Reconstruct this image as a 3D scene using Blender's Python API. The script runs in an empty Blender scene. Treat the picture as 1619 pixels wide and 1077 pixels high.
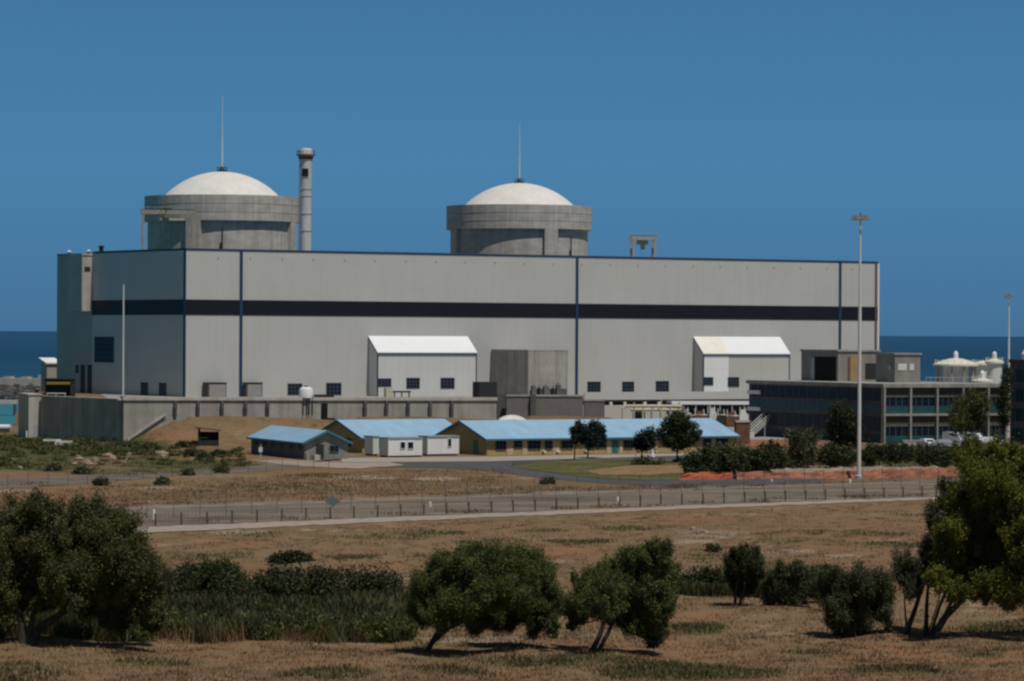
import bpy, math, random
import numpy as np
from mathutils import Vector, Matrix, Quaternion
random.seed(7); RNG = np.random.default_rng(11)
sc = bpy.context.scene; COL = sc.collection
PI = math.pi
# ------------------------------------------------------------------ camera
F = 5800.0; CX, CY = 809.5, 538.5; CAMZ = 17.5
ROLL = math.radians(0.31); PITCH = math.atan(11.0 / F)
cam_rot = Matrix.Rotation(PI/2 - PITCH, 3, 'X') @ Matrix.Rotation(ROLL, 3, 'Z')
cd = bpy.data.cameras.new('camera'); cam = bpy.data.objects.new('camera', cd); COL.objects.link(cam)
cam.location = (0, 0, CAMZ); cam.rotation_euler = cam_rot.to_euler()
cd.sensor_width = 36; cd.lens = F/1619*36; cd.clip_start = 1; cd.clip_end = 500000
sc.camera = cam
def ray(px, py):
    return cam_rot @ Vector(((px-CX), -(py-CY), -F))
def P(px, py, d):
    r = ray(px, py); return Vector((0, 0, CAMZ)) + r*(d/r.y)
def G(px, py, z=0.0):
    r = ray(px, py); return Vector((0, 0, CAMZ)) + r*((z-CAMZ)/r.z)
# ------------------------------------------------------------------ terrain height
WALL_A = G(195, 700); WALL_B = P(785, 640, 592); WALL_B.z = 0
_wd = (WALL_B-WALL_A).normalized(); _wn = Vector((_wd.y, -_wd.x, 0))
def sst(x): x = np.clip(x, 0, 1); return x*x*(3-2*x)
def H(X, Y):
    X = np.asarray(X, float); Y = np.asarray(Y, float)
    z = 0.14*np.sin(X*.21+1.3)*np.sin(Y*.13+.4) + .10*np.sin(X*.47+Y*.19) + .06*np.sin(X*1.1-Y*.37)
    z = z*sst((330-Y)/40)
    s = (X-WALL_A.x)*_wd.x + (Y-WALL_A.y)*_wd.y
    n = (X-WALL_A.x)*_wn.x + (Y-WALL_A.y)*_wn.y
    hb = 4.2*sst(1-np.abs(n-0)/20)*np.where(n > -1, 1, 0)*np.clip(s/7.5, 0, 1)*sst((95-s)/18)
    z = z + hb
    m = sst((-0.1285*Y - X + 4)/20)*sst((Y-655)/150)
    m = np.maximum(m, sst((Y-1290)/60))
    return z - 8*m
# ------------------------------------------------------------------ materials
MATS = {}
def mat(name, col, rough=.8, var=.15, scale=.5, scl3=(1, 1, 1), metal=0, spec=.3, bump=0, streak=0, fine=0, extra=None):
    if name in MATS: return MATS[name]
    m = bpy.data.materials.new(name); m.use_nodes = True; nt = m.node_tree; N = nt.nodes; L = nt.links
    b = N['Principled BSDF']; b.inputs['Roughness'].default_value = rough; b.inputs['Metallic'].default_value = metal
    b.inputs['Specular IOR Level'].default_value = spec
    tc = N.new('ShaderNodeTexCoord'); mp = N.new('ShaderNodeMapping'); mp.inputs['Scale'].default_value = scl3
    L.new(tc.outputs['Object'], mp.inputs['Vector'])
    nz = N.new('ShaderNodeTexNoise'); nz.inputs['Scale'].default_value = scale; nz.inputs['Detail'].default_value = 6
    nz.inputs['Roughness'].default_value = .6
    L.new(mp.outputs[0], nz.inputs['Vector'])
    r = N.new('ShaderNodeValToRGB'); r.color_ramp.elements[0].position = .3; r.color_ramp.elements[1].position = .7
    r.color_ramp.elements[0].color = (*[c*(1-var) for c in col], 1); r.color_ramp.elements[1].color = (*[min(1, c*(1+var)) for c in col], 1)
    L.new(nz.outputs[0], r.inputs[0]); out = r.outputs[0]
    if streak:
        mp2 = N.new('ShaderNodeMapping'); mp2.inputs['Scale'].default_value = (1, 1, .06); L.new(tc.outputs['Object'], mp2.inputs['Vector'])
        n2 = N.new('ShaderNodeTexNoise'); n2.inputs['Scale'].default_value = .9; n2.inputs['Detail'].default_value = 5; L.new(mp2.outputs[0], n2.inputs['Vector'])
        r2 = N.new('ShaderNodeValToRGB'); r2.color_ramp.elements[0].position = .42; r2.color_ramp.elements[1].position = .62
        r2.color_ramp.elements[0].color = (1, 1, 1, 1); r2.color_ramp.elements[1].color = (1-streak, 1-streak*1.05, 1-streak*1.15, 1)
        L.new(n2.outputs[0], r2.inputs[0])
        mx = N.new('ShaderNodeMix'); mx.data_type = 'RGBA'; mx.blend_type = 'MULTIPLY'; mx.inputs[0].default_value = 1
        L.new(out, mx.inputs[6]); L.new(r2.outputs[0], mx.inputs[7]); out = mx.outputs[2]
    L.new(out, b.inputs['Base Color'])
    if bump:
        bp = N.new('ShaderNodeBump'); bp.inputs['Distance'].default_value = bump; bp.inputs['Strength'].default_value = .7
        n3 = N.new('ShaderNodeTexNoise'); n3.inputs['Scale'].default_value = scale*6; n3.inputs['Detail'].default_value = 5
        L.new(mp.outputs[0], n3.inputs['Vector']); L.new(n3.outputs[0], bp.inputs['Height']); L.new(bp.outputs[0], b.inputs['Normal'])
    MATS[name] = m
    return m
def panel_mat(name, col, pitch=1.15, seam=.12, rows=7.5, var=.05):
    """profiled metal cladding: vertical sheets of slightly differing tone, thin seams, faint streaks"""
    m = mat(name, col, rough=.55, var=var, scale=.06, streak=.025, spec=.35)
    nt = m.node_tree; N = nt.nodes; L = nt.links; b = N['Principled BSDF']
    src = b.inputs['Base Color'].links[0].from_socket
    tc = N.new('ShaderNodeTexCoord'); sp = N.new('ShaderNodeSeparateXYZ'); L.new(tc.outputs['Object'], sp.inputs[0])
    ad = N.new('ShaderNodeMath'); ad.operation = 'ADD'; L.new(sp.outputs[0], ad.inputs[0]); L.new(sp.outputs[1], ad.inputs[1])
    cb = N.new('ShaderNodeCombineXYZ'); L.new(ad.outputs[0], cb.inputs[0]); L.new(sp.outputs[2], cb.inputs[1])
    br = N.new('ShaderNodeTexBrick'); br.offset = 0; br.inputs['Scale'].default_value = 1
    br.inputs['Brick Width'].default_value = pitch*2; br.inputs['Row Height'].default_value = rows
    br.inputs['Mortar Size'].default_value = .05; br.inputs['Mortar Smooth'].default_value = .3; br.inputs['Bias'].default_value = 0
    br.inputs['Color1'].default_value = (1, 1, 1, 1); br.inputs['Color2'].default_value = (.975, .975, .97, 1)
    br.inputs['Mortar'].default_value = (1-seam*1.6,)*3 + (1,)
    L.new(cb.outputs[0], br.inputs['Vector'])
    mx = N.new('ShaderNodeMix'); mx.data_type = 'RGBA'; mx.blend_type = 'MULTIPLY'; mx.inputs[0].default_value = 1
    L.new(src, mx.inputs[6]); L.new(br.outputs['Color'], mx.inputs[7]); L.new(mx.outputs[2], b.inputs['Base Color'])
    wv = N.new('ShaderNodeMath'); wv.operation = 'MULTIPLY'; wv.inputs[1].default_value = 2*PI/.38; L.new(ad.outputs[0], wv.inputs[0])
    sn = N.new('ShaderNodeMath'); sn.operation = 'SINE'; L.new(wv.outputs[0], sn.inputs[0])
    bp = N.new('ShaderNodeBump'); bp.inputs['Distance'].default_value = .015; bp.inputs['Strength'].default_value = .5
    L.new(sn.outputs[0], bp.inputs['Height']); L.new(bp.outputs[0], b.inputs['Normal'])
    return m
def leaf_mat(name, dark, light, scale=.8, nz_w=1.6):
    if name in MATS: return MATS[name]
    m = bpy.data.materials.new(name); m.use_nodes = True; nt = m.node_tree; N = nt.nodes; L = nt.links
    b = N['Principled BSDF']; b.inputs['Roughness'].default_value = .6; b.inputs['Specular IOR Level'].default_value = .25
    g = N.new('ShaderNodeNewGeometry'); tc = N.new('ShaderNodeTexCoord')
    nz = N.new('ShaderNodeTexNoise'); nz.inputs['Scale'].default_value = scale; nz.inputs['Detail'].default_value = 3
    L.new(tc.outputs['Object'], nz.inputs['Vector'])
    ma = N.new('ShaderNodeMath'); ma.operation = 'MULTIPLY_ADD'; ma.inputs[1].default_value = .45; L.new(g.outputs['Random Per Island'], ma.inputs[0])
    mb_ = N.new('ShaderNodeMath'); mb_.operation = 'MULTIPLY_ADD'; mb_.inputs[1].default_value = nz_w; mb_.inputs[2].default_value = .25-nz_w*.5; L.new(nz.outputs[0], mb_.inputs[0])
    L.new(mb_.outputs[0], ma.inputs[2])
    r = N.new('ShaderNodeValToRGB'); r.color_ramp.elements[0].color = (*dark, 1); r.color_ramp.elements[1].color = (*light, 1)
    L.new(ma.outputs[0], r.inputs[0]); L.new(r.outputs[0], b.inputs['Base Color'])
    tr = N.new('ShaderNodeBsdfTranslucent'); L.new(r.outputs[0], tr.inputs['Color'])
    ms = N.new('ShaderNodeMixShader'); ms.inputs[0].default_value = .2
    L.new(b.outputs[0], ms.inputs[1]); L.new(tr.outputs[0], ms.inputs[2]); L.new(ms.outputs[0], N['Material Output'].inputs['Surface'])
    MATS[name] = m
    return m
M = dict(
 panel=panel_mat('grey_cladding', (.495, .485, .455), seam=.04, var=.05),
 panel2=panel_mat('pale_cladding', (.60, .60, .59)),
 panelw=panel_mat('white_sheet', (.78, .78, .77), var=.03),
 roofw=mat('white_roof_sheet', (.76, .77, .78), .5, .03, .3),
 roofc=mat('cream_roof_sheet', (.76, .73, .64), .5, .06, .3),
 band=panel_mat('black_louvre', (.016, .019, .026), pitch=3, seam=.3, rows=1.2),
 blue=mat('blue_trim', (.018, .045, .10), .5, .15, .5),
 conc=mat('drum_concrete', (.48, .445, .395), .9, .18, .22, (1, 1, 2.5), streak=.16, bump=.05),
 conc2=mat('wall_concrete', (.37, .35, .315), .9, .16, .35, streak=.2, bump=.05),
 concl=mat('light_concrete', (.50, .465, .42), .9, .12, .5, streak=.15),
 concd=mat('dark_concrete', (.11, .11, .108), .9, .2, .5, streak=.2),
 dome=mat('dome_paint', (.70, .67, .63), .7, .07, .25, (1, 1, .5), streak=.05),
 glass=mat('dark_glass', (.010, .018, .032), .35, .4, .8, spec=.12),
 glasst=mat('teal_glass', (.010, .040, .055), .4, .4, .5, spec=.12),
 frame=mat('window_frame', (.12, .13, .14), .5, .1, 2),
 white=mat('white_paint', (.78, .78, .77), .5, .05, 1),
 offw=mat('offwhite_paint', (.68, .66, .62), .6, .08, 1, streak=.12),
 steel=mat('galvanised_steel', (.42, .42, .42), .5, .1, 1, metal=.2),
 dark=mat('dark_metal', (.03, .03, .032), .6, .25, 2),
 black=mat('black_void', (.008, .008, .009), .9, .2, 1),
 roofb=mat('blue_roof_sheet', (.29, .455, .61), .5, .10, .6, (1, .25, 1), streak=.05),
 fascia=mat('blue_fascia', (.05, .16, .22), .5, .15, 1),
 ochre=mat('ochre_brick', (.40, .31, .13), .85, .15, 1.2, bump=.01),
 ochrel=mat('tan_column', (.52, .40, .27), .85, .15, 1.5),
 brick=mat('grey_plaster', (.13, .13, .135), .85, .2, .7, streak=.15),
 plaster2=mat('pale_plaster', (.24, .24, .215), .85, .15, .7, streak=.15),
 teal=mat('teal_panel', (.02, .075, .085), .5, .25, .5),
 tealp=mat('teal_door', (.03, .16, .17), .5, .1, .5),
 tan=mat('tan_panel', (.36, .25, .12), .7, .1, 1),
 rust=mat('rusty_steel', (.15, .07, .045), .8, .3, 1),
 cream=mat('cream_pipe', (.50, .47, .32), .6, .12, 1),
 bark=mat('bark', (.055, .043, .034), .95, .35, 3, bump=.03),
 rock=mat('sand_rock', (.27, .195, .135), .95, .45, 1.8, bump=.1),
 rockd=mat('brown_rock', (.10, .06, .045), .95, .3, 1.5, bump=.1),
 rockg=mat('grey_rock', (.14, .135, .13), .95, .35, .4, bump=.2),
 net=mat('orange_net', (.36, .085, .04), .8, .3, 1.2),
 netp=mat('faded_orange_net', (.30, .115, .068), .8, .4, .8),
 post=mat('fence_post', (.075, .068, .06), .8, .25, 1),
 wire=mat('fence_wire', (.16, .18, .17), .6, .2, 1),
 tyre=mat('tyre', (.015, .015, .015), .8, .1, 3),
 lamp=mat('lamp_housing', (.20, .20, .17), .5, .2, 2),
 yellow=mat('yellow_beam', (.24, .19, .03), .6, .15, 1),
)
LF = dict(
 olive=leaf_mat('olive_leaves', (.018, .026, .008), (.155, .150, .048)),
 green=leaf_mat('green_leaves', (.020, .034, .008), (.160, .182, .046)),
 dark=leaf_mat('dark_leaves', (.010, .017, .006), (.070, .084, .030)),
 bright=leaf_mat('bright_leaves', (.030, .046, .006), (.19, .19, .024), .5),
 bush=leaf_mat('bush_leaves', (.020, .026, .012), (.125, .130, .060)),
 blue=leaf_mat('bluish_leaves', (.006, .013, .011), (.025, .042, .032)),
 reed=leaf_mat('reed_leaves', (.020, .024, .010), (.110, .112, .045), .35, 2.6),
 dry=leaf_mat('dry_grass_blades', (.135, .082, .042), (.34, .21, .112), .07, 3.8),
 weed=leaf_mat('weed_leaves', (.028, .032, .012), (.140, .135, .050), .3, 2.4),
 lawn=leaf_mat('lawn_grass', (.03, .05, .01), (.10, .13, .03), .3),
)
# ------------------------------------------------------------------ mesh helpers
class MB:
    def __init__(s): s.v = []; s.f = []
    def add(s, vs, fs):
        n = len(s.v); s.v += [tuple(v) for v in vs]; s.f += [tuple(i+n for i in f) for f in fs]; return s
    def box(s, x0, x1, y0, y1, z0, z1):
        if x0 > x1: x0, x1 = x1, x0
        if y0 > y1: y0, y1 = y1, y0
        return s.add([(x0,y0,z0),(x1,y0,z0),(x1,y1,z0),(x0,y1,z0),(x0,y0,z1),(x1,y0,z1),(x1,y1,z1),(x0,y1,z1)],
                     [(0,3,2,1),(4,5,6,7),(0,1,5,4),(1,2,6,5),(2,3,7,6),(3,0,4,7)])
    def prism(s, prof, x0, x1):          # profile of (y, z), swept along x
        n = len(prof); vs = [(x0, y, z) for y, z in prof]+[(x1, y, z) for y, z in prof]
        fs = [tuple(range(n)), tuple(range(2*n-1, n-1, -1))]+[(i, i+n, (i+1) % n+n, (i+1) % n) for i in range(n)]
        return s.add(vs, fs)
    def tube(s, p, q, r0, r1=None, n=8):
        r1 = r0 if r1 is None else r1
        p = Vector(p); q = Vector(q); d = (q-p).normalized()
        u = d.orthogonal().normalized(); w = d.cross(u)
        vs = []
        for c, r in ((p, r0), (q, r1)):
            for i in range(n):
                a = 2*PI*i/n; vs.append(c+u*math.cos(a)*r+w*math.sin(a)*r)
        fs = [(i, (i+1) % n, (i+1) % n+n, i+n) for i in range(n)]+[tuple(range(n-1, -1, -1)), tuple(range(n, 2*n))]
        return s.add(vs, fs)
    def path(s, pts, rs, n=8):
        for i in range(len(pts)-1): s.tube(pts[i], pts[i+1], rs[i], rs[i+1], n)
        return s
    def lathe(s, prof, cx=0, cy=0, n=48, a0=0, a1=2*PI):     # (r, z)
        full = abs(a1-a0-2*PI) < 1e-6; k = n if full else n+1; vs = []
        for r, z in prof:
            for i in range(k):
                a = a0+(a1-a0)*i/n; vs.append((cx+r*math.cos(a), cy+r*math.sin(a), z))
        fs = []
        for j in range(len(prof)-1):
            for i in range(n):
                i2 = (i+1) % k; fs.append((j*k+i, j*k+i2, (j+1)*k+i2, (j+1)*k+i))
        return s.add(vs, fs)
    def build(s, name, m, parent=None, smooth=False):
        me = bpy.data.meshes.new(name); me.from_pydata(s.v, [], s.f); me.update()
        me.materials.append(m)
        if smooth:
            me.polygons.foreach_set('use_smooth', [True]*len(me.polygons)); 
            try: me.set_sharp_from_angle(angle=math.radians(35))
            except Exception: pass
        o = bpy.data.objects.new(name, me); COL.objects.link(o)
        if parent: o.parent = parent
        return o
def tag(o, label=None, cat=None, group=None, kind=None):
    if label: o['label'] = label
    if cat: o['category'] = cat
    if group: o['group'] = group
    if kind: o['kind'] = kind
    return o
TH = []
def thing(name, loc, rz, label, cat, group=None):
    o = bpy.data.objects.new(name, None); COL.objects.link(o); o.location = loc; o.rotation_euler = (0, 0, rz)
    o.empty_display_size = .5
    return tag(o, label, cat, group)
def loc_ray(t, px, py):
    R = Matrix.Rotation(-t.rotation_euler.z, 3, 'Z')
    o = R @ (Vector((0, 0, CAMZ))-Vector(t.location)); return o, R @ ray(px, py)
def hy(t, px, py, y=0.0):       # pixel seen on the local plane y = const -> local (x, z)
    o, d = loc_ray(t, px, py); k = (y-o.y)/d.y; q = o+d*k; return q.x, q.z
def hx(t, px, py, x=0.0):       # pixel seen on the local plane x = const -> local (y, z)
    o, d = loc_ray(t, px, py); k = (x-o.x)/d.x; q = o+d*k; return q.y, q.z
def wframe(mb, x0, x1, y, z0, z1, w=.12, d=.08, nx=2, nz=1, ax='y'):
    """bars round and across an opening lying in plane y (or x)"""
    def b(a0, a1, c0, c1):
        if ax == 'y': mb.box(a0, a1, y-d, y+.02, c0, c1)
        else: mb.box(y-d, y+.02, a0, a1, c0, c1)
    b(x0-w, x1+w, z1, z1+w); b(x0-w, x1+w, z0-w, z0); b(x0-w, x0, z0, z1); b(x1, x1+w, z0, z1)
    for i in range(1, nx):
        x = x0+(x1-x0)*i/nx; b(x-w*.35, x+w*.35, z0, z1)
    for i in range(1, nz):
        z = z0+(z1-z0)*i/nz; b(x0, x1, z-w*.35, z+w*.35)
def window(t, x0, x1, z0, z1, y=0, ax='y', nx=3, nz=2, g='glass', w=.12, parent=None, fm='frame'):
    if x0 > x1: x0, x1 = x1, x0
    p = MB(); (p.box(x0, x1, y-.045, y-.005, z0, z1) if ax == 'y' else p.box(y-.045, y-.005, x0, x1, z0, z1))
    o = p.build('window', M[g], parent or t)
    f = MB(); wframe(f, x0, x1, y, z0, z1, w, .1, nx, nz, ax); f.build('window_frame', M[fm], o)
    return o
# ------------------------------------------------------------------ world and sun
w = bpy.data.worlds.new('World'); sc.world = w; w.use_nodes = True
nt = w.node_tree; N = nt.nodes; L = nt.links; bg = N['Background']
SEL = math.radians(65); SAZ = (0.61, -0.792)
sd = Vector((SAZ[0]*math.cos(SEL), SAZ[1]*math.cos(SEL), math.sin(SEL))).normalized()
sk = N.new('ShaderNodeTexSky'); sk.sky_type = 'NISHITA'; sk.sun_disc = False
sk.sun_elevation = SEL; sk.sun_rotation = math.atan2(SAZ[0], SAZ[1]); sk.altitude = 0
sk.air_density = 1.0; sk.dust_density = 0.3; sk.ozone_density = 2.0
tc = N.new('ShaderNodeTexCoord'); va = N.new('ShaderNodeVectorMath'); va.operation = 'MULTIPLY_ADD'
va.inputs[1].default_value = (1, 1, 1.6); va.inputs[2].default_value = (0, 0, .22)
L.new(tc.outputs['Generated'], va.inputs[0]); vn = N.new('ShaderNodeVectorMath'); vn.operation = 'NORMALIZE'
L.new(va.outputs[0], vn.inputs[0]); L.new(vn.outputs[0], sk.inputs[0])
tint = N.new('ShaderNodeMix'); tint.data_type = 'RGBA'; tint.blend_type = 'MULTIPLY'; tint.inputs[0].default_value = 1
sxz = N.new('ShaderNodeSeparateXYZ'); L.new(tc.outputs['Generated'], sxz.inputs[0])
skr = N.new('ShaderNodeValToRGB'); e = skr.color_ramp.elements
e[0].position = 0; e[0].color = (.62, 1.06, 1.28, 1); e[1].position = .6; e[1].color = (.88, .88, .72, 1)
for p_, c_ in ((.012, (.69, 1.24, 1.50)), (.045, (.88, 1.73, 1.95)), (.095, (.86, 1.74, 1.99)), (.15, (.76, 1.15, 1.12)), (.24, (.74, .84, .72))):
    x_ = e.new(p_); x_.color = (*c_, 1)
L.new(sxz.outputs[2], skr.inputs[0]); L.new(skr.outputs[0], tint.inputs[7])
L.new(sk.outputs[0], tint.inputs[6]); L.new(tint.outputs[2], bg.inputs['Color']); bg.inputs['Strength'].default_value = .047
sl = bpy.data.lights.new('sun', 'SUN'); sl.energy = 3.3; sl.angle = math.radians(.53); sl.color = (1, .955, .89)
so = bpy.data.objects.new('sun', sl); COL.objects.link(so); so.location = (100, -50, 200)
so.rotation_euler = sd.to_track_quat('Z', 'Y').to_euler()
sc.view_settings.view_transform = 'Standard'; sc.view_settings.look = 'None'; sc.view_settings.exposure = -.1; sc.view_settings.gamma = 1
sc.render.filter_size = 2.1
try: sc.cycles.pixel_filter_type = 'BLACKMAN_HARRIS'; sc.cycles.filter_width = 2.4
except Exception: pass
sc.cycles.max_bounces = 6; sc.cycles.use_denoising = True

# ------------------------------------------------------------------ ground
def attr_mask(ells, PX, PY):
    a = np.zeros_like(PX)
    for e in ells:
        x, y, rx, ry = e[:4]; s = e[4] if len(e) > 4 else 1
        q = ((PX-x)/rx)**2+((PY-y)/ry)**2
        a = np.maximum(a, s*np.clip(1.6-1.1*q, 0, 1))
    return a
GREEN = [(300,735,130,8,.8),(420,715,40,8,.5),(200,728,90,7,.8),(30,765,60,5,.5),(500,752,60,4,.55),(400,770,110,4,.55),(650,745,60,3,.5),(820,775,60,3,.4),(680,843,60,4,.7),(860,840,50,3,.6),(1000,836,60,4,.6),(560,880,50,5,.6),(1380,845,70,4,.6),(1230,845,60,3,.5),(1420,862,60,5,.6),(1450,815,60,4,.4),(700,880,60,5,.4),(300,900,40,5,.5),(1290,1030,70,5,.5),(1420,1062,90,7,.6),(720,1062,70,6,.6),(250,1050,70,6,.6),(1500,860,70,5,.5),(330,880,80,5,.55),(760,858,50,4,.5),(1010,870,40,5,.5),(1180,888,40,6,.6),(1230,858,50,4,.5),(400,845,60,4,.5),(1560,1035,60,6,.5),(180,1035,60,5,.5),(1100,996,48,9,.9),(1090,1064,150,15,.75),(900,1048,170,8,.6),(520,1066,80,9,.6),(30,1064,80,16,.5),(1600,990,110,10,.55),
 (1180,1058,60,8,.4),(610,850,90,5,.5),(920,857,60,4,.7),(1290,842,80,4,.5),(1130,880,50,7,.5),(560,862,60,5,.4),(480,848,100,5,.35),
 (1350,858,80,5,.4),(1420,880,60,6,.4),(330,1000,340,14,.6),(560,905,90,6,.4),
 (90,705,190,24,1),(60,735,110,12,.8),(240,720,60,10,.6),(330,715,50,9,.5),(200,747,120,6,.6),(360,760,160,8,.3),(760,765,160,10,.3),(700,1020,100,8,.4),
 (1250,900,90,10,.5),(1300,730,190,14,.8),(1500,720,130,20,.8),(1120,735,70,12,.8)]
SAND = [(520,838,60,3,.6),(380,842,60,4,.6),(1080,856,60,4,.7),(1240,872,60,4,.6),(1330,880,60,4,.5),(980,905,70,6,.5),(740,1012,110,6,.55),(560,1018,80,5,.4),(1240,1000,80,7,.4),(900,1005,60,4,.5),(1060,885,30,5,.6),(585,755,50,3,.9),(690,757,45,3,.8),(250,772,34,2.5,.8),(440,768,120,3,.45),(760,770,50,2.5,.5),(1130,845,60,8,.5),(1180,862,60,5,.35),
 (640,912,30,5,.5),(620,905,60,6,.4),(900,820,200,4,.3),(30,777,60,3,.6),(560,735,60,6,.7),(160,728,60,6,.5),(255,715,18,3,.8),(330,752,120,3,.4),
 (1330,741,170,5,.9),(470,731,70,6,.7),(1100,905,30,6,.5),(1350,815,60,4,.3),(700,745,120,3,.3)]
RED = [(1300,925,120,12,.5),(1080,975,90,9,.5),(620,895,70,8,.5),(320,860,90,8,.5),(1400,1035,120,18,.5),(760,1068,120,8,.5),(250,690,50,16,.35),(440,675,70,8,.3),(1250,752,160,6,.6),(430,727,40,5,.7),(900,875,70,14,.5),(1000,1030,260,22,.35),
 (60,750,60,6,.5),(450,905,180,9,.5),(1480,1040,160,26,.4),(1190,940,140,16,.3),(90,784,110,6,.5),(1210,700,40,10,.8)]
def make_ground():
    nr, nc = 520, 380
    inv = np.linspace(1/2400., 1/95., nr); Ys = 1/inv[::-1]
    us = np.linspace((-520-CX)/F, (2140-CX)/F, nc)
    Y, U = np.meshgrid(Ys, us, indexing='ij'); X = U*Y*np.where(Y > 0, 1, 1)
    # widen the near rows so that the sheet runs well past both sides
    X = X + np.sign(U)*np.abs(U/us[-1])**6*60
    Z = H(X, Y)
    Rm = np.array(cam_rot.inverted())
    D = np.stack([X, Y, Z-CAMZ], -1) @ Rm.T
    PX = CX+F*D[..., 0]/-D[..., 2]; PY = CY-F*D[..., 1]/-D[..., 2]
    v = np.stack([X, Y, Z], -1).reshape(-1, 3)
    idx = np.arange(nr*nc).reshape(nr, nc)
    q = np.stack([idx[:-1, :-1], idx[:-1, 1:], idx[1:, 1:], idx[1:, :-1]], -1).reshape(-1, 4)
    me = bpy.data.meshes.new('ground'); me.from_pydata(v.tolist(), [], q.tolist()); me.update()
    for nm, el in (('green', GREEN), ('sand', SAND), ('red', RED)):
        a = me.attributes.new(nm, 'FLOAT', 'POINT'); a.data.foreach_set('value', attr_mask(el, PX, PY).reshape(-1).astype(np.float32))
    me.polygons.foreach_set('use_smooth', [True]*len(me.polygons))
    m = bpy.data.materials.new('dry_ground'); m.use_nodes = True; nt = m.node_tree; N = nt.nodes; L = nt.links
    b = N['Principled BSDF']; b.inputs['Roughness'].default_value = .95; b.inputs['Specular IOR Level'].default_value = .1
    tc = N.new('ShaderNodeTexCoord')
    def noise(s, d=6, r=.6, scl=(1, 1, 1)):
        mp = N.new('ShaderNodeMapping'); mp.inputs['Scale'].default_value = scl; L.new(tc.outputs['Object'], mp.inputs[0])
        n = N.new('ShaderNodeTexNoise'); n.inputs['Scale'].default_value = s; n.inputs['Detail'].default_value = d; n.inputs['Roughness'].default_value = r
        L.new(mp.outputs[0], n.inputs['Vector']); return n.outputs[0]
    def ramp(i, p0, c0, p1, c1):
        r = N.new('ShaderNodeValToRGB'); e = r.color_ramp.elements; e[0].position = p0; e[0].color = (*c0, 1); e[1].position = p1; e[1].color = (*c1, 1)
        L.new(i, r.inputs[0]); return r.outputs[0]
    def mix(f, a, bb, typ='MIX'):
        x = N.new('ShaderNodeMix'); x.data_type = 'RGBA'; x.blend_type = typ
        if isinstance(f, float): x.inputs[0].default_value = f
        else: L.new(f, x.inputs[0])
        L.new(a, x.inputs[6]); L.new(bb, x.inputs[7]); return x.outputs[2]
    n1 = noise(.05, 8, .65); n2 = noise(.9); n3 = noise(5, 4); n4 = noise(.16, 7, .7); n5 = noise(.02, 6, .6, (1, .6, 1))
    base = ramp(n1, .36, (.235, .118, .066), .60, (.165, .112, .058))
    base = mix(ramp(n5, .46, (0,)*3, .56, (.85,)*3), base, ramp(n4, .38, (.150, .100, .048), .62, (.27, .175, .105)))
    base = mix(ramp(n4, .52, (0,)*3, .62, (.9,)*3), base, ramp(n3, .3, (.085, .068, .032), .7, (.15, .115, .06)))
    base = mix(ramp(noise(.11, 6, .7, (1, .5, 1)), .58, (0,)*3, .66, (.75,)*3), base, ramp(n3, .3, (.27, .20, .135), .7, (.36, .28, .20)))
    base = mix(ramp(n2, .42, (0,)*3, .66, (.5,)*3), base, ramp(n3, .3, (.13, .095, .055), .7, (.30, .225, .15)))
    def mask(nm, ns, k=1.0):
        a = N.new('ShaderNodeAttribute'); a.attribute_name = nm
        mm = N.new('ShaderNodeMath'); mm.operation = 'MULTIPLY_ADD'; mm.inputs[1].default_value = 2.2*k; L.new(a.outputs['Fac'], mm.inputs[0])
        mi = N.new('ShaderNodeMath'); mi.operation = 'MULTIPLY_ADD'; mi.inputs[1].default_value = 5.0; mi.inputs[2].default_value = -3.3; L.new(ns, mi.inputs[0])
        L.new(mi.outputs[0], mm.inputs[2]); mm.use_clamp = True; return mm.outputs[0]
    base = mix(mask('red', noise(.35, 5)), base, ramp(n2, .35, (.31, .125, .066), .65, (.24, .125, .070)))
    base = mix(mask('green', noise(.5, 6, .65)), base, ramp(n3, .3, (.035, .045, .014), .7, (.12, .125, .045)))
    base = mix(mask('sand', noise(.8, 5)), base, ramp(n3, .3, (.26, .20, .15), .7, (.40, .33, .26)))
    # scattered dark weeds and pale stones everywhere
    base = mix(ramp(noise(.33, 7, .72), .60, (0,)*3, .68, (.8,)*3), base, ramp(n3, .3, (.045, .042, .018), .7, (.085, .075, .035)))
    base = mix(ramp(noise(1.3, 3, .5), .70, (0,)*3, .74, (.8,)*3), base, ramp(n3, .3, (.26, .21, .16), .7, (.38, .31, .25)))
    L.new(base, b.inputs['Base Color'])
    bp = N.new('ShaderNodeBump'); bp.inputs['Distance'].default_value = .12; bp.inputs['Strength'].default_value = .8
    L.new(noise(3, 6, .7), bp.inputs['Height']); L.new(bp.outputs[0], b.inputs['Normal'])
    me.materials.append(m); o = bpy.data.objects.new('ground', me); COL.objects.link(o); tag(o, kind='structure')
make_ground()
def sheet(name, pts, m, dz=.02, kind='structure', label=None, cat=None):
    mb = MB(); vs = [G(x, y, dz) for x, y in pts]
    o_ = vs[0].copy()
    import bmesh
    bm = bmesh.new(); bv = [bm.verts.new(v-Vector((o_.x, o_.y, 0))) for v in vs]; bm.faces.new(bv)
    bmesh.ops.triangulate(bm, faces=bm.faces[:]); me = bpy.data.meshes.new(name); bm.to_mesh(me); bm.free(); me.materials.append(m)
    for p in me.polygons:
        if p.normal.z < 0: p.flip()
    o = bpy.data.objects.new(name, me); o.location = (o_.x, o_.y, 0); COL.objects.link(o); tag(o, label, cat, kind=kind)
    return o
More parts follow.
